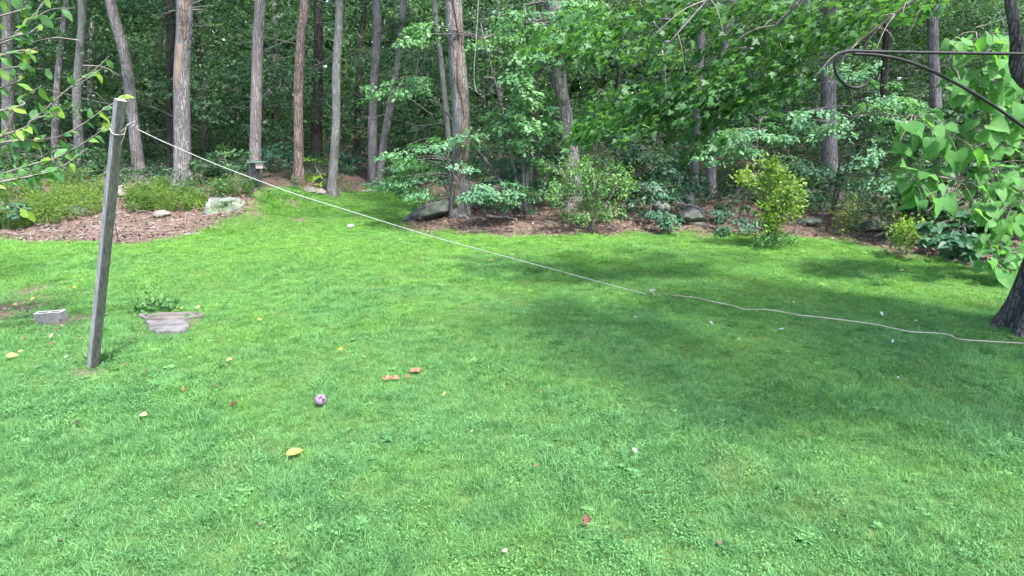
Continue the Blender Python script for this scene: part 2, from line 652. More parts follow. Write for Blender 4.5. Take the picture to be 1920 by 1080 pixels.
# ------------------------------------------------------------------ the ground sheet
edge_px = [(-900, 452), (0, 452), (100, 456), (230, 460), (340, 447), (400, 424), (455, 400), (500, 378), (505, 356), (560, 350), (600, 366), (650, 362), (700, 352), (760, 352),
           (800, 372), (775, 402), (748, 424), (790, 438), (900, 441), (1050, 443), (1200, 438), (1330, 436), (1450, 446), (1560, 446), (1640, 466), (1700, 480), (1780, 492), (1850, 512),
           (1960, 528), (2700, 560)]
EDGE = [gp(px, py)[:2] for px, py in edge_px]
GRASS_POLY = [tuple(p) for p in EDGE] + [(14, -6), (-14, -6)]
post_base = gp(174, 688)
bare = [(post_base[0] - .03, post_base[1] - .12, .2), (*gp(165, 706)[:2], .16), (*gp(140, 600)[:2], .4), (*gp(15, 580)[:2], .75), (*gp(60, 545)[:2], .4), (*gp(545, 378)[:2], .5), (*gp(480, 400)[:2], .35), (*gp(325, 602)[:2], .42), (*gp(560, 410)[:2], .3), (*gp(1690, 478)[:2], .5), (*gp(1320, 445)[:2], .4)]


def lawnness(x, y):
    jx = x + .12 * np.sin(y * 7 + 2 * np.sin(x * 5)) + .07 * np.sin(y * 19 + x * 13)
    jy = y + .12 * np.sin(x * 6 + 2 * np.sin(y * 4)) + .07 * np.sin(x * 17 + y * 11)
    return inpoly(jx, jy, GRASS_POLY)


def axis(lo, hi, step, far, k=1.35):
    a = list(np.arange(lo, hi, step))
    s, v = step, hi
    right = []
    while v < far:
        right.append(v)
        s *= k
        v += s
    right.append(far)
    s, v = step, lo
    left = []
    return a, right


xa, xr = axis(-14, 14, .125, 300)
xs = np.array([-v for v in xr[::-1]] + xa[1:] + xr)
xs = np.unique(np.round(xs, 4))
ya, yr = axis(2, 22, .125, 420)
ys = np.unique(np.round(np.array([-60, -30, -15, -7, -3, 0, 1] + ya + yr), 4))
GX, GY = np.meshgrid(xs, ys)
GZ = zt(GX, np.minimum(GY, 90))
nx, ny = len(xs), len(ys)
idx = np.arange(nx * ny).reshape(ny, nx)
FQ = np.stack([idx[:-1, :-1], idx[:-1, 1:], idx[1:, 1:], idx[1:, :-1]], -1).reshape(-1, 4)
me = mesh_np('ground', np.stack([GX, GY, GZ], -1).reshape(-1, 3), FQ, mats=[M['ground']], smooth=True)
lw = lawnness(GX, GY).astype(float)
for bx, by, br in bare:
    lw *= 1 - np.exp(-((GX - bx) ** 2 + (GY - by) ** 2) / (br * br * .5))
a = me.attributes.new('lawn', 'FLOAT', 'POINT')
a.data.foreach_set('value', lw.ravel().astype(np.float32))
ground = tag(link('ground', me), 'grassy yard floor running back into brown woodland soil', kind='structure')

# ------------------------------------------------------------------ grass
TUFTS = bpy.data.collections.new('tuft_sources')


def tuft(name, nb, rad, h, w, lean, mat, bend=.5):
    r = np.sqrt(RNG.random(nb)) * rad
    a = RNG.random(nb) * 2 * math.pi
    base = np.stack([r * np.cos(a), r * np.sin(a), np.zeros(nb) - .01], 1)
    aa = a + RNG.normal(0, .9, nb)
    ln = np.abs(RNG.normal(lean, .25, nb))
    out = np.stack([np.cos(aa), np.sin(aa), np.zeros(nb)], 1)
    H = h * RNG.uniform(.55, 1.2, nb)
    fa = RNG.random(nb) * 2 * math.pi
    side = np.stack([np.cos(fa), np.sin(fa), np.zeros(nb)], 1) * (w * RNG.uniform(.7, 1.2, nb))[:, None] * .5
    up = np.array([0, 0, 1.0])
    mid = base + out * (H * ln * .35)[:, None] + up * (H * .55)[:, None]
    tip = base + out * (H * ln * (1 + bend))[:, None] + up * (H * (1 - .3 * ln))[:, None]
    V = np.stack([base - side, base + side, mid + side * .85, mid - side * .85, tip], 1).reshape(-1, 3)
    o = np.arange(nb) * 5
    FA = np.concatenate([np.stack([o, o + 1, o + 2], 1), np.stack([o, o + 2, o + 3], 1), np.stack([o + 3, o + 2, o + 4], 1)])
    me = mesh_np(name, V, FA, rnd=np.repeat(RNG.random(nb), 5), mats=[mat])
    ob = bpy.data.objects.new(name, me)
    TUFTS.objects.link(ob)


def clover(name, nb, rad, h, leaf, mat):
    r = np.sqrt(RNG.random(nb)) * rad
    a = RNG.random(nb) * 2 * math.pi
    pos = np.stack([r * np.cos(a), r * np.sin(a), h * RNG.uniform(.4, 1.1, nb)], 1)
    d = np.stack([np.cos(a * 7), np.sin(a * 7), RNG.normal(0, .2, nb)], 1)
    nr = np.tile([0, 0, 1.0], (nb, 1)) + RNG.normal(0, .3, (nb, 3))
    V, FA, R = leaf_arrays(pos, d, nr, leaf * RNG.uniform(.7, 1.3, nb), T_OVAL, wid=1.5)
    me = mesh_np(name, V, FA, rnd=R, mats=[mat])
    TUFTS.objects.link(bpy.data.objects.new(name, me))


for i in range(5):
    tuft('tuft_a%d' % i, 74, .08, .038, .0029, .62, M['grass'])
for i in range(2):
    tuft('tuft_b%d' % i, 44, .06, .06, .0032, .6, M['grass'], .8)
clover('tuft_c0', 60, .08, .034, .0085, M['clover'])
clover('tuft_c1', 44, .075, .036, .0105, M['clover'])


def rosette(name, nl, leaf, mat):
    az = np.linspace(0, 6.283, nl, endpoint=False) + RNG.normal(0, .25, nl)
    d = np.stack([np.cos(az), np.sin(az), RNG.uniform(.1, .7, nl)], 1)
    pos = np.tile([0, 0, .012], (nl, 1)) + d * .006
    V, FA, R = leaf_arrays(pos, d, np.tile([0, 0, 1.0], (nl, 1)) + RNG.normal(0, .15, (nl, 3)), leaf * RNG.uniform(.6, 1.2, nl), T_LEAF, wid=.9)
    TUFTS.objects.link(bpy.data.objects.new(name, mesh_np(name, V, FA, rnd=R * .7, mats=[mat])))


rosette('tuft_d0', 9, .034, M['grass'])
rosette('tuft_d1', 7, .026, M['grass'])


def gn_instancer(name, coll):
    ng = bpy.data.node_groups.new(name, 'GeometryNodeTree')
    ng.interface.new_socket('Geometry', in_out='INPUT', socket_type='NodeSocketGeometry')
    ng.interface.new_socket('Geometry', in_out='OUTPUT', socket_type='NodeSocketGeometry')
    gi = ng.nodes.new('NodeGroupInput')
    go = ng.nodes.new('NodeGroupOutput')
    ci = ng.nodes.new('GeometryNodeCollectionInfo')
    ci.inputs['Collection'].default_value = coll
    ci.inputs['Separate Children'].default_value = True
    ci.inputs['Reset Children'].default_value = True
    ip = ng.nodes.new('GeometryNodeInstanceOnPoints')
    ip.inputs['Pick Instance'].default_value = True

    def attr(nm, typ):
        n = ng.nodes.new('GeometryNodeInputNamedAttribute')
        n.data_type = typ
        n.inputs['Name'].default_value = nm
        return n.outputs['Attribute']
    e = ng.nodes.new('FunctionNodeEulerToRotation')
    ng.links.new(attr('rot', 'FLOAT_VECTOR'), e.inputs[0])
    ng.links.new(e.outputs[0], ip.inputs['Rotation'])
    ng.links.new(attr('scl', 'FLOAT_VECTOR'), ip.inputs['Scale'])
    ng.links.new(attr('idx', 'INT'), ip.inputs['Instance Index'])
    ng.links.new(gi.outputs[0], ip.inputs['Points'])
    ng.links.new(ci.outputs[0], ip.inputs['Instance'])
    ng.links.new(ip.outputs[0], go.inputs[0])
    return ng


def scatter(name, P, rot, scl, idx, coll):
    me = bpy.data.meshes.new(name)
    me.vertices.add(len(P))
    me.vertices.foreach_set('co', np.asarray(P, np.float32).ravel())
    a = me.attributes.new('rot', 'FLOAT_VECTOR', 'POINT')
    a.data.foreach_set('vector', np.asarray(rot, np.float32).ravel())
    a = me.attributes.new('scl', 'FLOAT_VECTOR', 'POINT')
    a.data.foreach_set('vector', np.asarray(scl, np.float32).ravel())
    a = me.attributes.new('idx', 'INT', 'POINT')
    a.data.foreach_set('value', np.asarray(idx, np.int32).ravel())
    me.update()
    o = link(name, me)
    md = o.modifiers.new('scatter', 'NODES')
    md.node_group = gn_instancer(name + '_nodes', coll)
    return o


def lf_noise(x, y, s, k):
    return (np.sin(x * s + 1.7 * np.sin(y * s * .8 + k)) + np.sin(y * s * 1.2 + 1.9 * np.sin(x * s * .7 + 2 * k)) + .6 * np.sin((x + y) * s * 2.1 + k)) / 2.6


keep_out = []          # (x, y, r) filled before the grass is laid out


def make_grass():
    pts = []
    for d0, d1, dens in ((2.3, 5, 420), (5, 8, 300), (8, 13.5, 210), (13.5, 22, 150)):
        w = d1 * .86 + 1.6
        n = int(2 * w * (d1 - d0) * dens)
        x = RNG.uniform(-w, w, n)
        y = RNG.uniform(d0, d1, n)
        k = np.abs(x) < y * .86 + 1.6
        pts.append(np.stack([x[k], y[k]], 1))
    P = np.concatenate(pts)
    x, y = P[:, 0], P[:, 1]
    jit = np.where(y > 10.5, .16, .0)
    k = lawnness(x + RNG.normal(0, 1, len(x)) * jit, y + RNG.normal(0, 1, len(x)) * jit)
    prob = np.ones(len(x))
    for bx, by, br in bare:
        prob *= 1 - .9 * np.exp(-((x - bx) ** 2 + (y - by) ** 2) / (br * br * .45))
    k &= RNG.random(len(x)) < prob
    for bx, by, br in keep_out:
        k &= (x - bx) ** 2 + (y - by) ** 2 > br * br
    x, y = x[k], y[k]
    n = len(x)
    z = zt(x, y)
    tall = lf_noise(x, y, 1.7, 1.0) + .6 * lf_noise(x, y, 4.3, 3.0)
    cl = lf_noise(x, y, 1.1, 5.0) + .5 * lf_noise(x, y, 3.3, 2.0) + .25 * sstep(-1, 3, x)
    idx = RNG.integers(0, 5, n)
    rb = RNG.random(n)
    idx = np.where(rb < .04 + .26 * sstep(.1, 1.1, tall), RNG.integers(5, 7, n), idx)
    rc = RNG.random(n)
    idx = np.where(rc < .04 + .15 * sstep(.2, 1.0, cl), 7 + (RNG.random(n) < .3), idx)
    rd = RNG.random(n)
    idx = np.where(rd < .012 + .02 * (cl > .7), RNG.integers(9, 11, n), idx)
    s = RNG.uniform(.75, 1.3, n) * (1 + .3 * np.clip(tall, -1, 1.2))
    mound = np.exp(-((x + 6.3) / 1.4) ** 2 - ((y - 15.4) / 1.4) ** 2)
    s *= 1 + 1.1 * mound
    s = np.where(y > 8, s * 1.1, s)
    rot = np.stack([RNG.normal(0, .15, n), RNG.normal(0, .15, n), RNG.random(n) * 6.283], 1)
    scl = np.stack([s * 1.1, s * 1.1, s], 1)
    o = scatter('lawn_grass', np.stack([x, y, z], 1), rot, scl, idx, TUFTS)
    tag(o, 'short mown green lawn grass with clover covering the yard', 'grass', kind='stuff')


# ------------------------------------------------------------------ woodland trees
def lift_curve(P, top, n):
    return smooth_curve(np.vstack([P, top]), n)


def make_tree(pxs, width, bark, label, d=None, height=13.0, crown=True, taper=.55, group=None, name='tree', flare=.42, crown_r=3.0, crown_n=400, leafm='wood_leaf', extra=None, seed=None, ns=18):
    rs = np.random.default_rng(seed if seed is not None else int(pxs[0][0] * 7 + pxs[0][1]))
    if pxs[0][0] > 1200 and name == 'tree':
        crown_n, crown_r, height = 1300, 3.8, 10.5  # crowns out of view, made denser and wider to darken the wood
    if d is None:
        g = gp(*pxs[0])
        d = g[1]
    pts = [at(px, py, d) for px, py in pxs]
    b = pts[0].copy()
    if len(pts) > 1:
        dirv = pts[-1] - pts[0]
    zb = float(zt(b[0], d))
    # carry the stem line down to the ground
    if b[2] > zb + .05:
        s = dirv / max(dirv[2], .5)
        b0 = b - s * (b[2] - zb) * .8
        b0[2] = zb - .25
        pts = [b0] + pts
    else:
        b[2] = zb - .25
        pts[0] = b
    base = pts[0].copy()
    base[2] = zb
    last = pts[-1]
    dirn = (pts[-1] - pts[-2])
    dirn = dirn / max(dirn[2], .4)
    rise = height - last[2]
    top1 = last + np.array([dirn[0] * .55, rs.normal(0, .03), 1]) * rise * .5
    top2 = top1 + np.array([dirn[0] * .25, rs.normal(0, .04), 1]) * rise * .5
    C = smooth_curve(np.vstack([pts, [top1], [top2]]), 44)
    width = width * .80
    amp = width * d / F
    C[2:, 0] += .10 * amp * np.sin(np.linspace(0, 9, 42) + rs.random() * 6)
    r0 = width * d / F / 2
    zz = C[:, 2] - zb
    R = r0 * (1 - (1 - taper) * np.clip(zz / height, 0, 1)) * (1 + flare * np.exp(-np.clip(zz, 0, None) / (r0 * 1.6)))
    ph = rs.random(6) * 6.28

    def rf(t, a, p):
        h = max(p[2] - zb, 0)
        fl = math.exp(-h / (r0 * 1.8))
        v = 1 + .22 * fl * np.sin(a * 4 + ph[0]) + .12 * fl * np.sin(a * 7 + ph[1])
        v += .035 * np.sin(a * 3 + ph[2] + p[2] * 1.1) + .03 * np.sin(a * 5 + ph[3] - p[2] * 2.3)
        v += .03 * np.array([mnoise.noise(Vector((math.cos(q) * 2.5 + ph[4], math.sin(q) * 2.5, p[2] * 1.7))) for q in a])
        return v
    V, FA = tube(C, R, ns, rf)
    t = thing(name, label, 'tree', base, group)
    mb = MB()
    mb.add(V, FA)
    tips = [C[-1]]
    for k in range(4):
        i = 36 + k * 2
        i = min(i, 42)
        a = rs.random() * 6.28 if crown_n < 1000 else rs.uniform(-2.9, -.2)
        e = C[i] + np.array([math.cos(a) * crown_r * .7, math.sin(a) * crown_r * .7, 1.0 + rs.random()])
        m = (C[i] + e) / 2 + np.array([0, 0, .35])
        tv, tf = tube(smooth_curve([C[i], m, e], 7), np.linspace(r0 * .35, r0 * .1, 7), 6)
        mb.add(tv, tf)
        tips.append(e)
    part('trunk', mb.mesh('trunk', [M[bark]], True), t)
    if crown:
        n = crown_n
        q = rs.normal(0, 1, (n // 12, 3))
        q /= np.linalg.norm(q, axis=1)[:, None]
        q *= (rs.random(n // 12) ** .4)[:, None]
        cc = C[-1] + np.array([0, 0, -.6])
        if crown_n > 1000:
            cc = cc + np.array([1.2, -.9, -.3])  # unseen crown shifted so its shade falls behind the front shrubs
        cen = cc + q * np.array([crown_r, crown_r, 2.1])
        g = sprays(cen, q + np.array([0, 0, .1]), 1.0, 12, .34, T_RHOMB, droop=.25, width=.7)
        part('crown', leaf_mesh('crown', [g], M[leafm]), t)
    return t, C, R


W = {}
W['a'] = make_tree([(14, 322), (13, 150), (14, 0)], 25, 'bark_grey', 'grey trunk cut by the left edge of the photo behind the twigs', d=20)
W['b'] = make_tree([(100, 322), (106, 200), (120, 40), (124, 0)], 15, 'bark_grey', 'slim grey trunk behind the leafy twigs, second from the left edge', d=20)
W['c'] = make_tree([(152, 302), (146, 200), (150, 100), (152, 0)], 20, 'bark_pale', 'pale mottled trunk behind the twigs, left of the leaning dark trunk', d=19.5)
W['d'] = make_tree([(172, 290), (168, 110), (176, 0)], 11, 'bark_birch', 'thin pale birch seen high up behind the leafy twigs', d=27)
W['e'] = make_tree([(264, 332), (250, 230), (233, 110), (208, 0)], 25, 'bark_grey', 'dark grey trunk curving left as it rises just behind the wooden post')
W['f'] = make_tree([(342, 346), (345, 230), (340, 110), (343, 0)], 37, 'bark_grey', 'thickest left trunk with a torn bark scar, right of the post', extra='scar')
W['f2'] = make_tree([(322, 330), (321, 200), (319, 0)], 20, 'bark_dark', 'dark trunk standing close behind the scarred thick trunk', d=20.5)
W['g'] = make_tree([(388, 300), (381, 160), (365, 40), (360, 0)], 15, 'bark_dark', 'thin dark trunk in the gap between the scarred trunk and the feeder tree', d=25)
W['h'] = make_tree([(476, 348), (478, 200), (484, 80), (489, 0)], 26, 'bark_pink', 'straight pinkish grey trunk carrying the green roofed bird feeder')
W['i'] = make_tree([(557, 346), (558, 200), (566, 70), (571, 0)], 22, 'bark_red', 'reddish brown straight trunk right of the bird feeder tree', taper=.6)
W['j'] = make_tree([(622, 366), (629, 240), (629, 130), (638, 0)], 20, 'bark_pale', 'pale grey slender trunk at the left side of the grassy gap')
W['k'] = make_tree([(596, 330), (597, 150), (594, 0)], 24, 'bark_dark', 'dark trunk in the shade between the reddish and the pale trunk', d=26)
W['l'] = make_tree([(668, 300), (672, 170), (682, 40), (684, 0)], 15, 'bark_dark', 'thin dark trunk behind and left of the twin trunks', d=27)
W['m'] = make_tree([(700, 348), (699, 200), (706, 60), (707, 0)], 22, 'bark_grey', 'left upright stem of the twin trunks behind the grassy gap', d=20.5)
W['n'] = make_tree([(709, 349), (720, 270), (736, 170), (752, 60)], 18, 'bark_grey', 'right stem leaning outward from the twin trunks', d=20.3)
W['o'] = make_tree([(863, 404), (861, 300), (860, 160), (853, 0)], 43, 'bark_grey', 'big grey trunk with a climbing vine beside the dark leaning rock')
W['p'] = make_tree([(846, 330), (838, 220), (826, 110), (815, 20)], 13, 'bark_pale', 'thin pale stem rising left of the vine covered trunk', d=17)
W['q'] = make_tree([(1070, 322), (1064, 240), (1052, 160), (1042, 90)], 40, 'bark_grey', 'stout grey brown trunk leaning left above the round green shrub', d=15.6)
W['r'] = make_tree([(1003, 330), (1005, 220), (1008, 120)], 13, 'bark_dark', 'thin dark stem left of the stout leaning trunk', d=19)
W['s'] = make_tree([(1304, 352), (1304, 280), (1308, 200)], 18, 'bark_grey', 'left of two grey trunks behind the boulders, lower and shorter in view', d=18.5)
W['t'] = make_tree([(1333, 382), (1338, 280), (1350, 160), (1368, 20)], 22, 'bark_grey', 'right of two grey trunks behind the boulders, leaning right', d=17)
W['u'] = make_tree([(1556, 330), (1556, 200), (1554, 80)], 36, 'bark_grey', 'wide furrowed trunk framed by the scroll of the iron hook', d=18)
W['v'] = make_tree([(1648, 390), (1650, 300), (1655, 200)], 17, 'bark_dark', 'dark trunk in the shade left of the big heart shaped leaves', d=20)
W['w'] = make_tree([(1772, 420), (1768, 330), (1752, 180), (1748, 60)], 26, 'bark_grey', 'grey trunk mostly hidden behind the big heart shaped leaves', d=17)
W['x'] = make_tree([(938, 300), (940, 150), (935, 40)], 12, 'bark_birch', 'thin pale birch stem in the gap right of the vine covered trunk', d=30)
bgx = [(45, 31), (285, 34), (448, 36), (520, 32), (650, 36), (800, 38), (905, 33), (975, 30), (1150, 34), (1235, 36), (1420, 33), (1610, 33)]
bgl = ['behind the leafy twigs at the far left', 'between the curved trunk and the scarred trunk', 'just left of the bird feeder trunk', 'between the feeder trunk and the reddish trunk',
       'between the pale trunk and the twin trunks', 'between the twin trunks and the vine covered trunk', 'just right of the vine covered trunk', 'behind the bright maple sapling',
       'just right of the stout leaning trunk', 'behind the maple bough above the boulders', 'in the shade above the golden shrub', 'right of the wide furrowed trunk below the hook']
for k, (px, d) in enumerate(bgx):
    ln = RNG.normal(0, 18)
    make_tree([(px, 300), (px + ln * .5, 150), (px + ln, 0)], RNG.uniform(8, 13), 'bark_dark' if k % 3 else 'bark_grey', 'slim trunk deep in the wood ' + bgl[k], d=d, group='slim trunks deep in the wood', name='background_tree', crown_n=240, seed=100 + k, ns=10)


def surf(tree, px, py, d, up=0):
    return at(px, py, d)


# scar, vine and bark details on the near trunks
def on_trunk(C, R, p, out=.0):
    """push a point (seen from the front) onto the trunk's front surface"""
    i = np.abs(C[:, 2] - p[2]).argmin()
    cx, cyy, r = C[i][0], C[i][1], R[i]
    u = np.clip((p[0] - cx) / r, -.97, .97)
    return np.array([cx + u * r, cyy - math.sqrt(1 - u * u) * r * 1.03 - out, p[2]])


def trunk_patch(name, tree, rows, mat, out=.012, cols=7):
    tr, C, R = tree
    d = C[5][1]
    V, FA = [], []
    rr = np.random.default_rng(int(rows[0][0]))
    n = len(rows)
    for k, (py, a_, b_) in enumerate(rows):
        for j in range(cols):
            f = j / (cols - 1)
            px = a_ + (b_ - a_) * f
            edge = j in (0, cols - 1) or k in (0, n - 1)
            V.append(on_trunk(C, R, at(px, py + rr.normal(0, 1.2), d), -.02 if edge else out + rr.normal(0, .004)))
    for k in range(n - 1):
        for j in range(cols - 1):
            q = k * cols + j
            FA.append((q, q + 1, q + cols + 1, q + cols))
    part(name, mesh_np(name, np.array(V), FA, mats=[M[mat]], smooth=True), tr)


trunk_patch('bark_scar', W['f'], [(172, 334, 338), (160, 331, 341), (145, 329, 344), (128, 329, 347), (112, 331, 349), (98, 335, 350), (88, 338, 349), (80, 341, 346)], 'scar')
trunk_patch('bare_wood', W['f'], [(90, 350, 356), (70, 347, 357), (50, 346, 358), (30, 345, 358), (10, 346, 358), (-20, 347, 357)], 'bark_red')
tr, C, R = W['o']
do = C[4][1]
vp = [(856, 385), (858, 350), (864, 325), (871, 300), (870, 275), (868, 250), (873, 225), (870, 195), (863, 160), (860, 120), (864, 80), (858, 40), (852, 0), (850, -40)]
vc = smooth_curve([on_trunk(C, R, at(px, py, do), .02) for px, py in vp], 50)
vV, vF = tube(vc, np.linspace(.045, .02, 50) * (1 + .2 * np.sin(np.arange(50) * 1.3)), 7)
mb = MB()
mb.add(vV, vF)
part('climbing_vine', mb.mesh('climbing_vine', [M['vine']], True), tr)

# bird feeder on the feeder tree
tr, C, R = W['h']
dh = C[4][1] - .38


def box(mb, c, s, rz=0.0, mi=0, taper=1.0):
    V = []
    for sz in (-1, 1):
        k = taper if sz > 0 else 1.0
        for sx, sy in ((-1, -1), (1, -1), (1, 1), (-1, 1)):
            x, y = sx * s[0] / 2 * k, sy * s[1] / 2 * k
            V.append((c[0] + x * math.cos(rz) - y * math.sin(rz), c[1] + x * math.sin(rz) + y * math.cos(rz), c[2] + sz * s[2] / 2))
    mb.add(V, [(3, 2, 1, 0), (4, 5, 6, 7), (0, 1, 5, 4), (1, 2, 6, 5), (2, 3, 7, 6), (3, 0, 4, 7)], mi)


def boxpart(name, c, s, mat, parent, rz=0.0, taper=1.0, bev=0.0):
    mb = MB()
    box(mb, c, s, rz, 0, taper)
    me = mb.mesh(name, [mat])
    if bev:
        bm = bmesh.new()
        bm.from_mesh(me)
        bmesh.ops.bevel(bm, geom=bm.edges[:], offset=bev, segments=2, affect='EDGES')
        bm.to_mesh(me)
        bm.free()
    return part(name, me, parent)


M['green_metal'] = plainmat('green_metal', (.05, .15, .11), (.10, .24, .17), 9, .45)
M['dark_green'] = plainmat('dark_green', (.012, .03, .03), (.03, .05, .05), 9, .5)
M['tan_panel'] = plainmat('tan_panel', (.28, .2, .18), (.42, .33, .3), 9, .6)
fc = at(483, 313, dh)
fd = thing('bird_feeder', 'small bird feeder with green roof hung on the pinkish trunk', 'bird feeder', fc)
boxpart('roof', fc + np.array([.0, 0, .125]), (.44, .36, .025), M['green_metal'], fd, .1, bev=.006)
boxpart('hopper', fc + np.array([-.09, 0, 0]), (.16, .22, .22), M['dark_green'], fd, .1, bev=.006)
boxpart('side_panel', fc + np.array([.085, -.03, .035]), (.19, .2, .15), M['tan_panel'], fd, .1, bev=.006)
boxpart('perch', fc + np.array([.13, -.05, -.07]), (.03, .03, .06), M['tan_panel'], fd, .1)
boxpart('mounting_bracket', fc + np.array([-.05, .22, .04]), (.05, .3, .08), M['dark_green'], fd)

# ------------------------------------------------------------------ woodland foliage (one mass, cannot be counted)
def wood_mass():
    groups = []
    nc = 1150
    cd = RNG.uniform(19.5, 46, nc)
    cx = RNG.uniform(-1, 1, nc) * (cd * .86 + 3)
    czm = CAM_H + cd * .2 + 1.6
    cz = RNG.uniform(.03, 1, nc) ** .9 * czm
    px = 960 + cx / cd * F
    py = 240 - (cz - CAM_H) / cd * F
    gap = (px > 560) & (px < 800) & (py > 215) & (cd < 27)
    hollow = (px > 1080) & (px < 1480) & (py > 230) & (cd < 30)
    hollow2 = (px > 690) & (px < 1010) & (py > 240) & (cd < 30)
    keep = ~(gap & (RNG.random(nc) < .95)) & ~((hollow | hollow2) & (RNG.random(nc) < .6))
    cd, cx, cz = cd[keep], cx[keep], cz[keep]
    nc = len(cd)
    per = 12
    sg = np.repeat(RNG.uniform(.7, 1.5, nc), per)
    x = np.repeat(cx, per) + RNG.normal(0, .75, nc * per) * sg
    d = np.repeat(cd, per) + RNG.normal(0, .6, nc * per) * sg
    z = np.repeat(cz, per) + RNG.normal(0, .22, nc * per) * sg
    d = np.maximum(d, 18.8)
    z = np.maximum(z, .15) + zt(x, d) * .6
    tone_c = np.repeat(RNG.random(nc) ** 1.2, per)
    o = np.stack([x - np.repeat(cx, per), d - np.repeat(cd, per) - .5, np.zeros(len(x))], 1) + RNG.normal(0, .3, (len(x), 3))
    C = np.stack([x, d, z], 1)
    for lo, hi, lf, nn in ((19, 26, .12, 46), (26, 34, .16, 34), (34, 47, .21, 26)):
        k = (d >= lo) & (d < hi)
        groups.append(sprays(C[k], o[k], RNG.uniform(.7, 1.5, k.sum()), nn, lf, T_RHOMB, droop=.25, width=.55, shade=tone_c[k]))
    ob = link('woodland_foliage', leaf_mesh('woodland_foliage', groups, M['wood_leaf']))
    tag(ob, 'mass of layered green leaves filling the shaded wood between the trunks', 'foliage', kind='stuff')
    n = 130000
    d = RNG.uniform(46, 62, n)
    x = RNG.uniform(-62, 62, n)
    z = RNG.random(n) ** .9 * 24
    pos = np.stack([x, d, z], 1)
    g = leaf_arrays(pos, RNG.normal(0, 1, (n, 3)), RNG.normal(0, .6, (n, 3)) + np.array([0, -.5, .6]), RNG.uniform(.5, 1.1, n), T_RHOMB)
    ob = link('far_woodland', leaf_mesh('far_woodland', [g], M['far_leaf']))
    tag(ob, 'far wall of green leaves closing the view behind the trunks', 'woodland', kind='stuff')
    mb = MB()
    for k in range(260):
        d = RNG.uniform(18.5, 34)
        x = RNG.uniform(-1, 1) * d * .86
        z = RNG.uniform(1.5, CAM_H + d * .2)
        L = RNG.uniform(.8, 2.6)
        a = RNG.random() * 6.28
        e = np.array([math.cos(a), .5 * math.sin(a), RNG.normal(.1, .35)]) * L
        p = np.array([x, d, z])
        c = smooth_curve([p, p + e * .5 + RNG.normal(0, .12, 3), p + e], 6)
        V, FA = tube(c, np.linspace(.016, .005, 6), 4, cap=False)
        mb.add(V, FA)
        for j in range(2):
            i = RNG.integers(2, 5)
            V, FA = tube(smooth_curve([c[i], c[i] + e * .15 + RNG.normal(0, .15, 3), c[i] + e * .3 + RNG.normal(0, .25, 3)], 4), np.linspace(.008, .003, 4), 4, cap=False)
            mb.add(V, FA)
    ob = link('woodland_twigs', mb.mesh('woodland_twigs', [M['deadwood']], True))
    tag(ob, 'thin bare twigs and dead branches among the leaves of the wood', 'twigs', kind='stuff')
    # low growth on the wood floor
    n = 6500
    d = RNG.uniform(15.5, 38, n)
    x = RNG.uniform(-1, 1, n) * (d * .86 + 2)
    k = ~lawnness(x, d) & (lf_noise(x, d, 1.2, 2.0) > RNG.uniform(-1, .6, n))
    k &= ~((x > -1.5) & (x < 5) & (d < 16.5))
    x, d = x[k], d[k]
    C = np.stack([x, d, zt(x, d) + RNG.uniform(.1, .55, len(x))], 1)
    o = np.stack([RNG.normal(0, 1, len(x)), RNG.normal(-.5, 1, len(x)), np.zeros(len(x))], 1)
    g = sprays(C, o, RNG.uniform(.3, .8, len(x)), 26, .085, T_RHOMB, droop=.35, width=.6)
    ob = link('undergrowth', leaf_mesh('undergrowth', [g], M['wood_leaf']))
    tag(ob, 'low leafy undergrowth on the woodland floor', 'undergrowth', kind='stuff')


wood_mass()


# ------------------------------------------------------------------ shrubs and saplings at the wood's edge
def poly_sprays(polypx, d0, d1, m, rs):
    """m spray centres inside a region of the picture, spread in depth -> world points"""
    P = np.array(polypx, float)
    lo, hi = P.min(0), P.max(0)
    out = []
    while len(out) < m:
        q = rs.uniform(lo, hi, (m, 2))
        k = inpoly(q[:, 0], q[:, 1], polypx)
        for a in q[k]:
            out.append(at(a[0], a[1], rs.uniform(d0, d1)))
            if len(out) >= m:
                break
    return np.array(out)


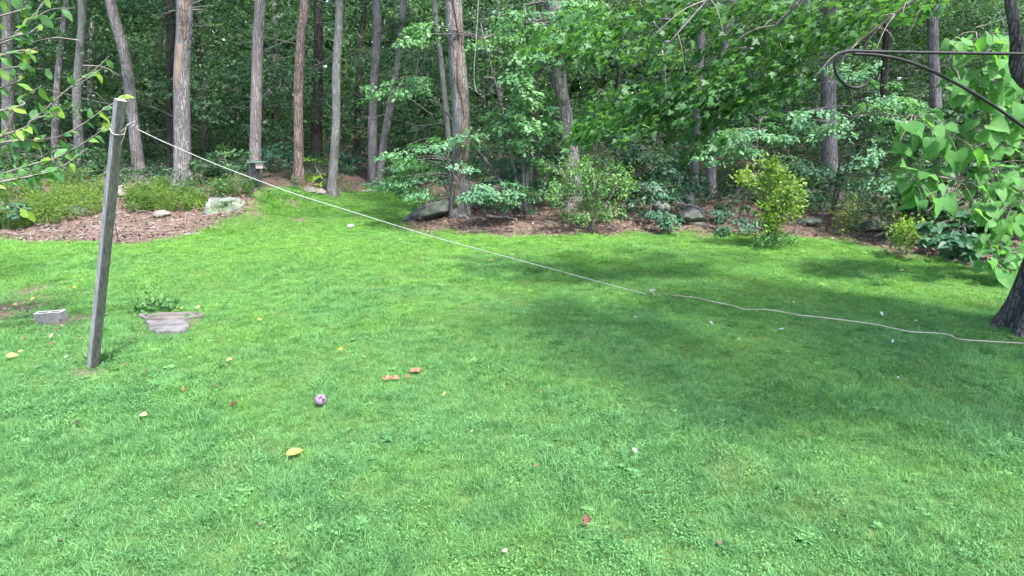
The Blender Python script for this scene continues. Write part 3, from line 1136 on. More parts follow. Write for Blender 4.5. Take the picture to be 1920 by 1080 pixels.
def leafy_plant(name, label, cat, base, blobs, mat, n_leaf, leaf, tmpl, spray_L, bark='bark_grey', stem_r=.03, droop=.3, width=.55, tilt=.45, thick=.07, group=None, upright=False, tops=None, seed=1):
    """blobs: list of (polygon px, dnear, dfar, count)"""
    rs = np.random.default_rng(seed)
    t = thing(name, label, cat, base, group)
    cs = np.concatenate([poly_sprays(p, a, b, m, rs) for p, a, b, m in blobs])
    axis = base.copy()
    ctr = cs.mean(0)
    mb = MB()
    tops = tops or [ctr * .6 + cs[cs[:, 2].argmax()] * .4]
    stems = []
    for tp in tops:
        m1 = base * .55 + np.asarray(tp) * .45 + np.array([rs.normal(0, .05), rs.normal(0, .05), .05])
        c = smooth_curve([base + np.array([rs.normal(0, .03), rs.normal(0, .03), -.1]), m1, np.asarray(tp)], 14)
        V, FA = tube(c, np.linspace(stem_r, stem_r * .3, 14), 7)
        mb.add(V, FA)
        stems.append(c)
    S = np.concatenate(stems)
    out = np.zeros_like(cs)
    for i, c in enumerate(cs):
        dz = S[:, 2] - c[2]
        w = np.linalg.norm(S - c, axis=1) + np.where(dz > 0, .8 * dz, 0)
        s = S[w.argmin()]
        out[i] = c - s
        if i % 2 == 0:
            mid = (s + c) / 2 + np.array([0, 0, .06])
            V, FA = tube(smooth_curve([s, mid, c + (c - s) * .12], 5), np.linspace(stem_r * .3, .004, 5), 4, cap=False)
            mb.add(V, FA)
    part('stem', mb.mesh('stem', [M[bark]], True), t)
    out[:, :2] += rs.normal(0, .25, (len(cs), 2)) * np.linalg.norm(out, axis=1).mean()
    if upright:
        d = out.copy()
        n = n_leaf
        pos = np.repeat(cs, n, 0) + rs.normal(0, spray_L * .42, (len(cs) * n, 3)) * np.array([1, 1, 1.15])
        dd = np.repeat(out / (np.linalg.norm(out, axis=1)[:, None] + .01), n, 0) * .6 + rs.normal(0, .5, pos.shape) + np.array([0, 0, .55])
        nr = rs.normal(0, .5, pos.shape) + np.array([0, -.3, .7])
        g = leaf_arrays(pos, dd, nr, leaf * rs.uniform(.6, 1.25, len(pos)), tmpl, np.clip(np.repeat(rs.random(len(cs)), n) * .5 + rs.random(len(pos)) * .5, 0, 1))
    else:
        g = sprays(cs, out, spray_L * rs.uniform(.7, 1.3, len(cs)), n_leaf, leaf, tmpl, droop, width, tilt, thick)
    part('foliage', leaf_mesh('foliage', [g], M[mat]), t)
    return t


# beech-like sapling with flat layers, left of the vine trunk
leafy_plant('beech_sapling', 'low spreading sapling with flat pale green leaf layers, left of the vine trunk', 'sapling', gp(878, 408),
            [([(735, 288), (800, 262), (850, 262), (868, 290), (850, 320), (760, 325)], 13.4, 14.6, 26), ([(725, 340), (790, 318), (860, 330), (850, 352), (760, 358)], 13.6, 14.6, 14),
             ([(862, 340), (930, 330), (975, 350), (950, 385), (880, 380)], 13.2, 14.2, 18)],
            'layer_leaf', 75, .085, T_OVAL, .62, droop=.22, width=.5, tilt=.3, thick=.05, seed=3)
leafy_plant('maple_sapling', 'slender maple sapling with bright leaves right of the vine covered trunk', 'sapling', gp(985, 402),
            [([(905, 20), (1040, 10), (1080, 60), (1060, 130), (960, 110), (900, 80)], 13.5, 15.5, 44), ([(945, 120), (1025, 120), (1010, 240), (955, 220)], 13.5, 15.3, 38),
             ([(940, 210), (1010, 215), (1000, 310), (960, 260), (900, 250)], 13.8, 15.5, 26), ([(730, 60), (830, 30), (860, 70), (800, 90), (740, 85)], 14, 15.5, 15),
             ([(1015, 0), (1110, -10), (1115, 95), (1050, 115)], 13.8, 15.8, 34), ([(695, 150), (790, 140), (800, 170), (720, 172)], 14.2, 15.5, 13)],
            'bright_leaf', 46, .105, T_OVAL, .55, stem_r=.05, droop=.3, tops=[at(1000, 150, 14.8), at(985, 10, 14.8), at(900, 40, 14.6), at(780, 145, 15.2)], seed=4)
leafy_plant('round_shrub', 'round glossy green shrub standing on the leaf litter near the lawn edge', 'shrub', gp(1100, 428),
            [([(1040, 345), (1075, 315), (1140, 318), (1180, 350), (1178, 390), (1130, 410), (1065, 408), (1045, 385)], 12.9, 14.3, 80), ([(1050, 315), (1100, 300), (1170, 325), (1150, 345), (1060, 345)], 13.4, 14.3, 22),
             ([(1010, 300), (1050, 308), (1045, 330), (1015, 315)], 13.4, 14, 6)],
            'shrub_leaf', 52, .06, T_OVAL, .26, droop=.15, tilt=.7, thick=.3, stem_r=.035, tops=[at(1085, 360, 13.6), at(1120, 350, 13.6), at(1145, 370, 13.5)], seed=5)
leafy_plant('golden_shrub', 'upright yellow green shrub at the back edge of the lawn', 'shrub', gp(1446, 458),
            [([(1400, 330), (1436, 314), (1480, 326), (1500, 350), (1488, 372), (1428, 368), (1408, 352)], 11.5, 12.1, 24), ([(1425, 365), (1500, 372), (1504, 396), (1475, 402), (1430, 392)], 11.5, 12.1, 17), ([(1430, 400), (1468, 398), (1460, 430), (1434, 432)], 11.6, 11.9, 9), ([(1428, 308), (1452, 304), (1452, 322), (1432, 322)], 11.7, 11.9, 4), ([(1388, 332), (1404, 326), (1406, 342), (1394, 344)], 11.7, 11.9, 3)],
            'yellow_leaf', 44, .07, T_OVAL, .19, upright=True, stem_r=.03, tops=[at(1440, 330, 11.8), at(1470, 350, 11.8), at(1430, 370, 11.7)], seed=6)
leafy_plant('shrub_skirt', 'dark grassy tuft around the foot of the yellow green shrub', 'plant', gp(1455, 462),
            [([(1418, 440), (1478, 436), (1492, 455), (1440, 462), (1415, 455)], 11.3, 12.1, 16)], 'weed_leaf', 40, .10, T_NARROW, .2, upright=True, stem_r=.012, seed=61)
leafy_plant('small_shrub', 'small yellow green shrub on the bare patch at the lawn corner', 'shrub', gp(1698, 472),
            [([(1675, 420), (1700, 418), (1715, 440), (1705, 465), (1690, 462)], 10.4, 11, 18), ([(1715, 425), (1740, 420), (1738, 432), (1718, 438)], 10.5, 11, 5)],
            'yellow_leaf', 30, .06, T_OVAL, .16, upright=True, stem_r=.018, seed=7)
leafy_plant('seedling', 'tiny bright seedling left of the small yellow green shrub', 'plant', gp(1672, 466), [([(1665, 445), (1680, 445), (1680, 460), (1666, 460)], 10.7, 10.9, 4)],
            'bright_leaf', 12, .05, T_OVAL, .08, upright=True, stem_r=.008, seed=71)
leafy_plant('dogwood_sapling', 'pale leaved sapling spray between the maple bough and the golden shrub', 'sapling', gp(1420, 440) + np.array([0, 1.2, .1]),
            [([(1300, 285), (1360, 245), (1440, 225), (1470, 260), (1440, 290), (1400, 298), (1330, 300)], 13.2, 14.4, 34), ([(1395, 185), (1440, 178), (1445, 215), (1400, 225)], 13.4, 14.4, 8)],
            'layer_leaf', 60, .085, T_OVAL, .42, droop=.25, tilt=.35, seed=8, tops=[at(1425, 230, 13.9)])
leafy_plant('hook_sapling', 'maple sapling with pale leaf layers framed under the iron hook', 'sapling', gp(1640, 440) + np.array([0, 2.0, .1]),
            [([(1570, 120), (1640, 110), (1700, 150), (1720, 220), (1640, 250), (1580, 200)], 12.6, 14.2, 34), ([(1490, 200), (1580, 200), (1590, 250), (1500, 245)], 12.8, 14.2, 14),
             ([(1600, 260), (1690, 250), (1690, 300), (1610, 300)], 12.8, 14, 14), ([(1630, 330), (1690, 325), (1690, 350), (1640, 352)], 12.5, 13, 8)],
            'layer_leaf', 46, .09, T_OVAL, .5, droop=.3, tilt=.4, seed=9, tops=[at(1650, 140, 13.5), at(1600, 200, 13.5)])
leafy_plant('bank_shrub', 'leafy green shrub behind the boulders left of the two grey trunks', 'shrub', gp(1215, 412),
            [([(1165, 350), (1225, 330), (1270, 345), (1255, 400), (1220, 420), (1180, 400)], 13.8, 15, 34), ([(1225, 395), (1255, 392), (1252, 418), (1225, 420)], 13.3, 13.6, 6)],
            'blue_leaf', 44, .09, T_OVAL, .4, droop=.3, seed=10)
leafy_plant('leafy_bush', 'blue green bush on the bank left of the golden shrub', 'shrub', gp(1385, 425),
            [([(1330, 410), (1370, 385), (1420, 395), (1425, 430), (1360, 438)], 13, 13.9, 22)], 'blue_leaf', 40, .08, T_OVAL, .3, droop=.25, seed=12)
leafy_plant('sumac_plant', 'feathery dark plant rising before the left of the two grey trunks', 'plant', gp(1270, 405) + np.array([0, .9, .0]),
            [([(1235, 330), (1275, 318), (1310, 345), (1300, 375), (1250, 375)], 15, 16, 16)], 'blue_leaf', 40, .13, T_NARROW, .4, droop=.3, seed=13)
leafy_plant('grey_bush', 'grey green large leaved bush in the shade below the heart shaped leaves', 'shrub', gp(1790, 480) + np.array([0, .5, 0]),
            [([(1735, 430), (1780, 400), (1840, 395), (1850, 450), (1800, 470), (1745, 452)], 10.3, 11.3, 24)], 'blue_leaf', 22, .15, T_HEART, .36, droop=.3, seed=14)
leafy_plant('dark_bush', 'dark bush at the wood edge between the golden and the small shrub', 'shrub', gp(1600, 440) + np.array([0, 1.5, 0]),
            [([(1490, 330), (1580, 300), (1680, 340), (1680, 400), (1600, 410), (1500, 400)], 14, 16, 40)], 'blue_leaf', 44, .10, T_OVAL, .5, droop=.3, seed=15)
leafy_plant('goldenrod_patch', 'feathery yellow green clump behind the dark rock on the right', 'plant', gp(1640, 432) + np.array([0, 1.0, 0]),
            [([(1575, 385), (1640, 370), (1740, 385), (1740, 420), (1580, 425)], 12.4, 13.6, 40)], 'fern_leaf', 36, .10, T_NARROW, .3, upright=True, seed=16, stem_r=.012)
leafy_plant('feeder_bush', 'green bush between the scarred trunk and the bird feeder trunk', 'shrub', gp(420, 352) + np.array([0, .8, 0]),
            [([(365, 300), (400, 270), (460, 275), (470, 330), (440, 350), (375, 345)], 16.8, 18.4, 30)], 'wood_leaf', 44, .10, T_OVAL, .45, seed=17)
leafy_plant('yellowish_sapling', 'small yellowish sapling between the reddish and the pale trunk', 'sapling', gp(600, 360) + np.array([0, .8, 0]),
            [([(572, 300), (612, 295), (615, 345), (580, 348)], 17.5, 18.3, 12)], 'yellow_leaf', 26, .09, T_OVAL, .35, seed=18)
leafy_plant('post_bush', 'bush behind the wooden post at the foot of the curved trunk', 'shrub', gp(300, 352) + np.array([0, 1.0, 0]),
            [([(160, 310), (215, 290), (320, 300), (325, 345), (240, 350), (165, 345)], 17.2, 19, 30)], 'wood_leaf', 44, .10, T_OVAL, .45, seed=19)
leafy_plant('dark_corner_bush', 'dark green bush at the left photo edge beside the ferns', 'shrub', gp(20, 430) + np.array([0, .5, 0]),
            [([(0, 385), (45, 380), (60, 430), (0, 440)], 13.3, 14.3, 16)], 'blue_leaf', 40, .09, T_OVAL, .35, seed=20)


leafy_plant('boulder_weed', 'low weeds growing in front of the large lichen boulder', 'weed', gp(405, 402),
            [([(378, 385), (400, 380), (445, 388), (448, 400), (385, 402)], 14.5, 15.0, 16)], 'shrub_leaf', 22, .06, T_OVAL, .13, upright=True, stem_r=.006, seed=43)
leafy_plant('bank_weed', 'green weeds at the left end of the lichen boulder', 'weed', gp(372, 398),
            [([(345, 372), (378, 368), (384, 395), (350, 398)], 14.6, 15.2, 14)], 'fern_leaf', 26, .06, T_OVAL, .14, upright=True, stem_r=.006, seed=44)
for lab, bpx, poly, d0, d1, m, mt_, sd in (
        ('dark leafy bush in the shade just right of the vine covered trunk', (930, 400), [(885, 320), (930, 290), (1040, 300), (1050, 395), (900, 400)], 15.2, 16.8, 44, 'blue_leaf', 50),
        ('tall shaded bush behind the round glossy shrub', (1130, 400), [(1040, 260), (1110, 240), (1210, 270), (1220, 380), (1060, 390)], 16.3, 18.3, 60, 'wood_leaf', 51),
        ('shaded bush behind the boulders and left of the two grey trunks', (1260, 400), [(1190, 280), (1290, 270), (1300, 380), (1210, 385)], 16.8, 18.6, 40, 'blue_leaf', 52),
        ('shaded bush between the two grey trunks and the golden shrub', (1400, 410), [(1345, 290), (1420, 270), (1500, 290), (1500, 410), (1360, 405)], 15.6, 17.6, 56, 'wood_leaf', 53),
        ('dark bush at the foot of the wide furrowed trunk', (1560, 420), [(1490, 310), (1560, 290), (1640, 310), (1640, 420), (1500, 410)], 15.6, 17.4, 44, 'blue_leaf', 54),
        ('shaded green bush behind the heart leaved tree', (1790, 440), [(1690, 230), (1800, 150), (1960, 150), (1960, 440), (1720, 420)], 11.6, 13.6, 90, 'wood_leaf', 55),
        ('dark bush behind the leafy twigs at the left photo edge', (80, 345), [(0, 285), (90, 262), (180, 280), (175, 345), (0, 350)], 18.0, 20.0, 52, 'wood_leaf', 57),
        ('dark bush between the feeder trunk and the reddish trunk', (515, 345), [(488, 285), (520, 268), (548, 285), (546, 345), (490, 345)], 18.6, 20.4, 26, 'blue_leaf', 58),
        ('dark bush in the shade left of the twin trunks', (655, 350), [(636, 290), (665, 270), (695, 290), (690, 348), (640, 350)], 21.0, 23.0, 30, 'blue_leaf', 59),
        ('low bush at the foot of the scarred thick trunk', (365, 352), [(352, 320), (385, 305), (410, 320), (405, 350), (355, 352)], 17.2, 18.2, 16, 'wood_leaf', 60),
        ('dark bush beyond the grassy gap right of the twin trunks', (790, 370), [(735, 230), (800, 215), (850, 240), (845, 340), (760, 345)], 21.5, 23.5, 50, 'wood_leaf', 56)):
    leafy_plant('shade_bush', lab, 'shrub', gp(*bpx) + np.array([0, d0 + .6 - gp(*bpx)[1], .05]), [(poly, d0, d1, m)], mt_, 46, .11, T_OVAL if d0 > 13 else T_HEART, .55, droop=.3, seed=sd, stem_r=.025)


def fern_bank():
    gr = []
    for poly, m in (([(-10, 345), (120, 332), (188, 338), (192, 392), (120, 412), (40, 425), (-10, 420)], 190), ([(235, 362), (300, 352), (385, 358), (392, 382), (330, 394), (240, 392)], 130), ([(400, 350), (470, 345), (470, 362), (400, 366)], 30),
                    ([(-260, 340), (-10, 345), (-10, 415), (-260, 420)], 110)):
        rs = np.random.default_rng(m)
        P = np.array(poly, float)
        q = rs.uniform(P.min(0), P.max(0), (m * 4, 2))
        q = q[inpoly(q[:, 0], q[:, 1], poly)][:m]
        for a, b in q:
            base = gp(a, b + 8)
            tone = rs.random()
            h = rs.uniform(.12, .5)
            n = int(60 + 110 * h)
            u = rs.random(n)
            rad = (.07 + .30 * h) * (.35 + .65 * u)
            az = rs.random(n) * 6.283
            rr_ = np.sqrt(rs.random(n)) * rad
            o = np.stack([np.cos(az), np.sin(az), np.zeros(n)], 1)
            p = base + o * rr_[:, None] + np.array([0, 0, 1.0]) * (h * u ** .8)[:, None]
            dd_ = o * .7 + rs.normal(0, .45, (n, 3)) + np.array([0, 0, .35])
            nr_ = rs.normal(0, .5, (n, 3)) + np.array([0, -.25, .8])
            gr.append((p, dd_, nr_, rs.uniform(.035, .085, n), np.clip(tone * .65 + rs.random(n) * .35, 0, 1)))
    pos = np.concatenate([g[0] for g in gr])
    dd = np.concatenate([g[1] for g in gr])
    nr = np.concatenate([g[2] for g in gr])
    ln = np.concatenate([g[3] for g in gr])
    rn = np.concatenate([g[4] for g in gr])
    ob = link('fern_bank', leaf_mesh('fern_bank', [leaf_arrays(pos, dd, nr, ln, T_NARROW, rn, wid=1.2)], M['fern_leaf']))
    tag(ob, 'feathery yellow green ferns and weeds covering the left bank', 'ferns', kind='stuff')


fern_bank()


# ------------------------------------------------------------------ leaf litter and chips on the bare beds
def litter():
    n = 30000
    x = RNG.uniform(-14, 11, n)
    y = RNG.uniform(9.5, 19, n)
    near = ~lawnness(x, y)
    px = 960 + x / y * F
    k = near & (((px < 520) & (y < 16.5)) | ((px > 730) & (y < 15.6)))
    x, y = x[k], y[k]
    m = len(x)
    pos = np.stack([x, y, zt(x, y) + RNG.uniform(.003, .045, m)], 1)
    d = RNG.normal(0, 1, (m, 3))
    d[:, 2] *= .35
    nr = np.tile([0, 0, 1.0], (m, 1)) + RNG.normal(0, .45, (m, 3))
    g = leaf_arrays(pos, d, nr, RNG.uniform(.035, .11, m), T_RHOMB, RNG.random(m) ** 1.3, wid=RNG.uniform(.4, 1.2, m))
    ob = link('leaf_litter', leaf_mesh('leaf_litter', [g], M['litter']))
    tag(ob, 'reddish brown dry leaves and bark chips on the bare beds', 'leaf litter', kind='stuff')


litter()


def bed_twigs():
    mb = MB()
    rs = np.random.default_rng(8)
    k = 0
    while k < 170:
        a, b = (rs.uniform(0, 470), rs.uniform(395, 455)) if k % 2 else (rs.uniform(770, 1780), rs.uniform(402, 470))
        p = gp(a, b)
        if lawnness(np.array([p[0]]), np.array([p[1]]))[0]:
            k += .25
            continue
        k = int(k) + 1
        az = rs.random() * 6.28
        L = rs.uniform(.12, .5)
        e = np.array([math.cos(az), math.sin(az) * .8, rs.normal(.05, .12)]) * L
        q = p + np.array([0, 0, .03])
        V, FA = tube(smooth_curve([q, q + e * .5 + rs.normal(0, .02, 3), q + e], 4), np.linspace(.009, .004, 4), 4)
        mb.add(V, FA)
    ob = link('bed_twigs', mb.mesh('bed_twigs', [M['deadwood']], True))
    tag(ob, 'small dry twigs strewn over the leaf litter of the beds', 'twigs', kind='stuff')


bed_twigs()


def lawn_litter():
    rs = np.random.default_rng(77)
    q = np.concatenate([rs.normal((70, 585), (75, 30), (90, 2)), rs.normal((120, 640), (70, 25), (40, 2)), rs.uniform((0, 640), (1900, 1060), (16, 2))])
    P = np.array([gp(a, b) for a, b in q])
    n = len(P)
    P[:, 2] += rs.uniform(.03, .055, n)
    d = rs.normal(0, 1, (n, 3)) * np.array([1, 1, .3])
    nr = np.tile([0, -.3, 1.0], (n, 1)) + rs.normal(0, .4, (n, 3))
    g = leaf_arrays(P, d, nr, rs.uniform(.02, .05, n), T_OVAL, rs.random(n) ** 1.6)
    ob = link('lawn_litter', leaf_mesh('lawn_litter', [g], M['litter']))
    tag(ob, 'scattered bits of dry brown leaf in the lawn, thickest round the concrete block', 'leaf litter', kind='stuff')


lawn_litter()


# ------------------------------------------------------------------ rocks and sticks
def rock(label, c, s, mat, rz=0.0, tilt=0.0, seed=0, amp=.28, cuts=7, name='boulder'):
    bm = bmesh.new()
    bmesh.ops.create_icosphere(bm, subdivisions=4, radius=1.0)
    rs = np.random.default_rng(seed)
    pl = []
    for _ in range(cuts):
        nrm = Vector(rs.normal(0, 1, 3)).normalized()
        pl.append((nrm, rs.uniform(.62, .9)))
    for v in bm.verts:
        p = v.co.copy()
        for nrm, q in pl:
            e = p.dot(nrm) - q
            if e > 0:
                p -= nrm * e * .9
        p *= 1 + amp * .5 * mnoise.noise(v.co * 1.4 + Vector((seed * 3.1, 0, 0))) + amp * .3 * mnoise.noise(v.co * 3.4 + Vector((0, seed, 0))) + amp * .14 * mnoise.noise(v.co * 9)
        v.co = Vector((p.x * s[0], p.y * s[1], p.z * s[2]))
    me = bpy.data.meshes.new('boulder')
    bm.to_mesh(me)
    bm.free()
    me.materials.append(mat)
    me.polygons.foreach_set('use_smooth', np.ones(len(me.polygons), bool))
    o = link(name, me, loc=[float(q) for q in c])
    o.rotation_euler = (0, tilt, rz)
    return tag(o, label, 'rock')


g = gp(415, 395)
rock('large pale boulder with lichen at the foot of the left bank', g + np.array([0, .2, .08]), (.56, .4, .27), M['rock_lichen'], .1, -.12, 3, .8, 18)
g = gp(806, 412)
rock('long dark slab of rock leaning against the vine covered trunk', g + np.array([-.05, .15, .14]), (.66, .4, .22), M['rock_dark'], .1, -.42, 9, .45, 14)
g = gp(1240, 414)
rock('rounded grey boulder half hidden by leaves on the right bank', g + np.array([0, .2, .2]), (.25, .24, .23), M['rock_grey'], .2, 0, 5, .45, 14)
g = gp(1302, 420)
rock('broad grey boulder under a fallen branch on the right bank', g + np.array([0, .2, .17]), (.34, .3, .22), M['rock_grey'], .2, .25, 6, .5, 14)
g = gp(1299, 392)
rock('small pointed stone peeping out above the broad grey boulder', g + np.array([0, .3, .16]), (.13, .12, .22), M['rock_grey'], .4, 0, 7)
g = gp(272, 362)
rock('grey rock among the ferns behind the post', g + np.array([0, .3, .14]), (.3, .26, .17), M['rock_pink'], .4, .1, 8, .5, 14)
g = gp(222, 372)
rock('small grey rock touching the post outline on the left bank', g + np.array([0, .3, .12]), (.24, .2, .2), M['rock_pink'], .4, .1, 18)
g = gp(140, 402)
rock('dark rock in the shade below the ferns on the left', g + np.array([0, .1, .05]), (.22, .2, .14), M['rock_dark'], .4, .1, 19)
g = gp(300, 408)
rock('low brown rock at the edge of the left bed', g + np.array([0, .1, .05]), (.2, .16, .11), M['rock_pink'], .4, .1, 20)
g = gp(598, 366)
rock('pinkish stone in the grass left of the pale trunk', g + np.array([0, .1, .05]), (.16, .14, .12), M['rock_pink'], .4, 0, 21, name='stone')
g = gp(580, 362)
rock('flat grey stone beside the reddish trunk foot', g + np.array([0, .1, .05]), (.2, .16, .11), M['rock_grey'], .9, 0, 22, name='stone')
g = gp(1645, 434)
rock('dark flat rock in the shade behind the small shrub', g + np.array([0, .2, .1]), (.5, .3, .15), M['rock_dark'], .1, -.1, 23, .5, 12)
g = gp(1530, 428)
rock('dark rounded rock right of the golden shrub', g + np.array([0, .3, .1]), (.28, .24, .12), M['rock_dark'], .1, -.1, 24, .5, 12)
M['white_stone'] = plainmat('white_stone', (.36, .36, .35), (.5, .5, .5), 12, .8)
g = gp(658, 428)
rock('small flat white stone on the lawn below the grassy gap', g + np.array([0, 0, .05]), (.085, .07, .045), M['white_stone'], .2, 0, 25, .15, name='white_stone')
keep_out.append((g[0], g[1] - .1, .12))


def stick(label, pxs, r, mat='deadwood', lift=.04, dd=0.0, name='fallen_branch', raised=None):
    pts = []
    for i, (px, py) in enumerate(pxs):
        p = gp(px, py) if raised is None else at(px, py, raised)
        pts.append(p + np.array([0, -dd, lift if raised is None else 0]))
    c = smooth_curve(pts, 16)
    rr = np.random.default_rng(int(pxs[0][0]))
    c[:, 2] += rr.normal(0, r * .5, 16)
    V, FA = tube(c - c[0], np.linspace(r, r * .45, 16), 7)
    mb = MB()
    mb.add(V, FA)
    # a broken side twig
    q = c[6] - c[0]
    V, FA = tube(smooth_curve([q, q + np.array([.08, 0, .1]), q + np.array([.2, -.03, .14])], 5), np.linspace(r * .5, r * .2, 5), 5)
    mb.add(V, FA)
    o = link(name, mb.mesh(name, [M[mat]], True), loc=[float(v) for v in c[0]])
    return tag(o, label, 'branch')


g = gp(1300, 412)
stick('pale fallen branch lying across the broad grey boulder', [(1262, 380), (1285, 383), (1305, 388), (1326, 404)], .03, raised=g[1] - .1)
stick('bleached stick on the litter in front of the vine covered trunk', [(842, 407), (880, 412), (908, 411)], .025, lift=.05)
stick('grey stick on the litter right of the vine covered trunk', [(912, 412), (945, 411), (970, 416)], .035, lift=.06)
stick('pale stick by the foot of the twin trunks', [(676, 362), (700, 360), (712, 362)], .03, lift=.05)
stick('thin branch lying before the dark flat rock', [(1640, 446), (1665, 438), (1700, 433)], .03, lift=.04)
stick('short pale stick on the grass edge of the left bed', [(345, 444), (362, 441), (380, 439)], .02, lift=.04)


def hanging():
    t = thing('dead_vine', 'thin bleached dead vine hanging right of the vine covered trunk', 'vine', at(896, 176, 14))
    c = smooth_curve([at(905, -160, 14), at(897, 0, 14), at(893, 70, 14), at(889, 130, 14), at(890, 158, 14), at(896, 176, 14)], 30)
    V, FA = tube(c, .010, 5)
    mb = MB()
    mb.add(V, FA)
    part('vine_stem', mb.mesh('vine_stem', [M['deadwood']], True), t)


hanging()

# ------------------------------------------------------------------ right-hand maple: trunk, limbs, crown, hanging bough
mt_base = gp(1930, 618)
mt = thing('maple_tree', 'large maple at the right edge whose boughs hang over the lawn', 'tree', mt_base)
tx, ty, tz = mt_base
C = smooth_curve([(tx + .02, ty, tz - .3), (tx + .0, ty, tz + .35), (tx + .03, ty, 1.0), (tx + .16, ty + .0, 2.2), (tx + .30, ty - .1, 3.6), (tx + .1, ty - .8, 6.2), (tx - .3, ty - 1.8, 9.0)], 60)
zz = C[:, 2] - tz
R = .205 * (1 - .55 * np.clip(zz / 9, 0, 1)) + .15 * np.exp(-np.clip(zz, 0, None) / .25)


def mrf(t, a, p):
    h = max(p[2] - tz, 0)
    fl = math.exp(-h / .35)
    v = 1 + .20 * fl * np.sin(a * 5 + 1) + .08 * fl * np.sin(a * 9)
    v += np.array([.05 * abs(mnoise.noise(Vector((math.cos(q) * 6, math.sin(q) * 6, p[2] * 1.3)))) - .05 * abs(mnoise.noise(Vector((math.cos(q) * 12, math.sin(q) * 12, p[2] * 2.5)))) for q in a])
    return v


V, FA = tube(C, R, 56, mrf)
mb = MB()
mb.add(V, FA)
part('trunk', mb.mesh('trunk', [M['bark_maple']], True), mt)
# limb visible at the upper right corner, leaning left as it rises
limbs = [([(tx + .18, ty, 2.4), at(1918, 150, ty + .3), at(1905, 70, ty + .4), at(1890, -20, ty + .5), at(1860, -160, ty + .6)], .075, .04),
         ([(tx + .15, ty, 3.6), (tx - .8, ty + .5, 4.4), (tx - 2.0, ty + 1.2, 4.5), (tx - 3.2, ty + 1.5, 4.0), (tx - 4.0, ty + 1.6, 3.2)], .06, .008),
         ([(tx - 1.6, ty + 1.0, 4.5), (tx - 2.4, ty + 1.6, 3.7), (tx - 2.8, ty + 1.9, 3.1)], .03, .008),
         ([(tx - .6, ty + .4, 4.3), (tx - 1.3, ty + 1.2, 3.6), (tx - 1.9, ty + 1.6, 3.0)], .03, .008),
         ([(tx + .2, ty - .4, 5.0), (tx - 1.5, ty - 1.5, 6.2), (tx - 3.6, ty - 2.5, 7.0)], .08, .02),
         ([(tx + .2, ty - .4, 5.0), (tx - .3, ty - 2.8, 6.4), (tx - .8, ty - 4.6, 7.0)], .08, .02),
         ([(tx, ty - .8, 6.0), (tx + 1.6, ty - 1.6, 7.2), (tx + 3.0, ty - 2.2, 7.6)], .08, .02)]
for k, (pts, ra, rb) in enumerate(limbs):
    c = smooth_curve(pts, 18)
    V, FA = tube(c, np.linspace(ra, rb, 18), 9)
    mb = MB()
    mb.add(V, FA)
    if k in (1, 2, 3):
        for j in range(14):
            i = RNG.integers(4, 18)
            e = c[i] + np.array([RNG.normal(-.2, .3), RNG.normal(0, .3), RNG.uniform(-.7, .05)])
            V, FA = tube(smooth_curve([c[i], (c[i] + e) / 2 + np.array([0, 0, .08]), e], 6), np.linspace(.009, .003, 6), 4)
            mb.add(V, FA)
    part('limb', mb.mesh('limb', [M['bark_maple'] if k == 0 else M['twig']], True), mt)
rs = np.random.default_rng(5)
vis = np.concatenate([
    poly_sprays([(1090, 195), (1130, 165), (1230, 130), (1330, 110), (1420, 120), (1470, 165), (1470, 200), (1420, 235), (1350, 255), (1290, 230), (1230, 225), (1150, 255), (1120, 270)], 7.8, 9.0, 56, rs),
    poly_sprays([(1000, 40), (1100, 0), (1300, -20), (1560, -20), (1560, 60), (1480, 150), (1400, 120), (1250, 90), (1100, 90)], 8.0, 9.4, 56, rs),
    poly_sprays([(1480, 40), (1560, -30), (1800, -60), (1800, 0), (1700, 40), (1640, 50), (1560, 130), (1500, 170)], 7.8, 9.2, 36, rs)])
out = vis - np.array([tx - .8, ty + .8, 3.5])
g1 = sprays(vis, out, .5, 27, .105, T_MAPLE, droop=.5, width=.6, tilt=.45, thick=.12)
q = rs.normal(0, 1, (340, 3))
q /= np.linalg.norm(q, axis=1)[:, None]
q *= (rs.random(340) ** .5)[:, None]
cen = np.array([tx - .2, ty - 3.0, 7.1]) + q * np.array([3.4, 1.75, 1.6])
g2 = sprays(cen, q, .7, 16, .19, T_RHOMB, droop=.3, width=.6)
part('crown', leaf_mesh('crown', [g1, g2], M['maple_leaf']), mt)
dead = MB()
for pts in ([at(1235, 35, 9.2), at(1275, 38, 9.2), at(1305, 46, 9.2)], [at(1225, 40, 9.2), at(1238, 60, 9.2), at(1245, 80, 9.2)], [at(1290, 10, 9.2), at(1330, 35, 9.2), at(1400, 30, 9.2)]):
    V, FA = tube(smooth_curve(pts, 8), np.linspace(.014, .005, 8), 5)
    dead.add(V, FA)
part('dead_twigs', dead.mesh('dead_twigs', [M['deadwood']], True), mt)

# ------------------------------------------------------------------ heart-leaved tree on the right
LEAFCOUNT = [0]


def leafdata(name, tmpl, mat, bends):
    out = []
    for bz in bends:
        V, FA = tmpl
        V = V.copy()
        V[:, 2] += bz * V[:, 1] ** 2 + .06 * np.sin(V[:, 0] * 9 + bz * 20) + .04 * np.sin(V[:, 1] * 11 + bz * 30)
        out.append(mesh_np(name, V, FA, mats=[mat], smooth=True))
    return out


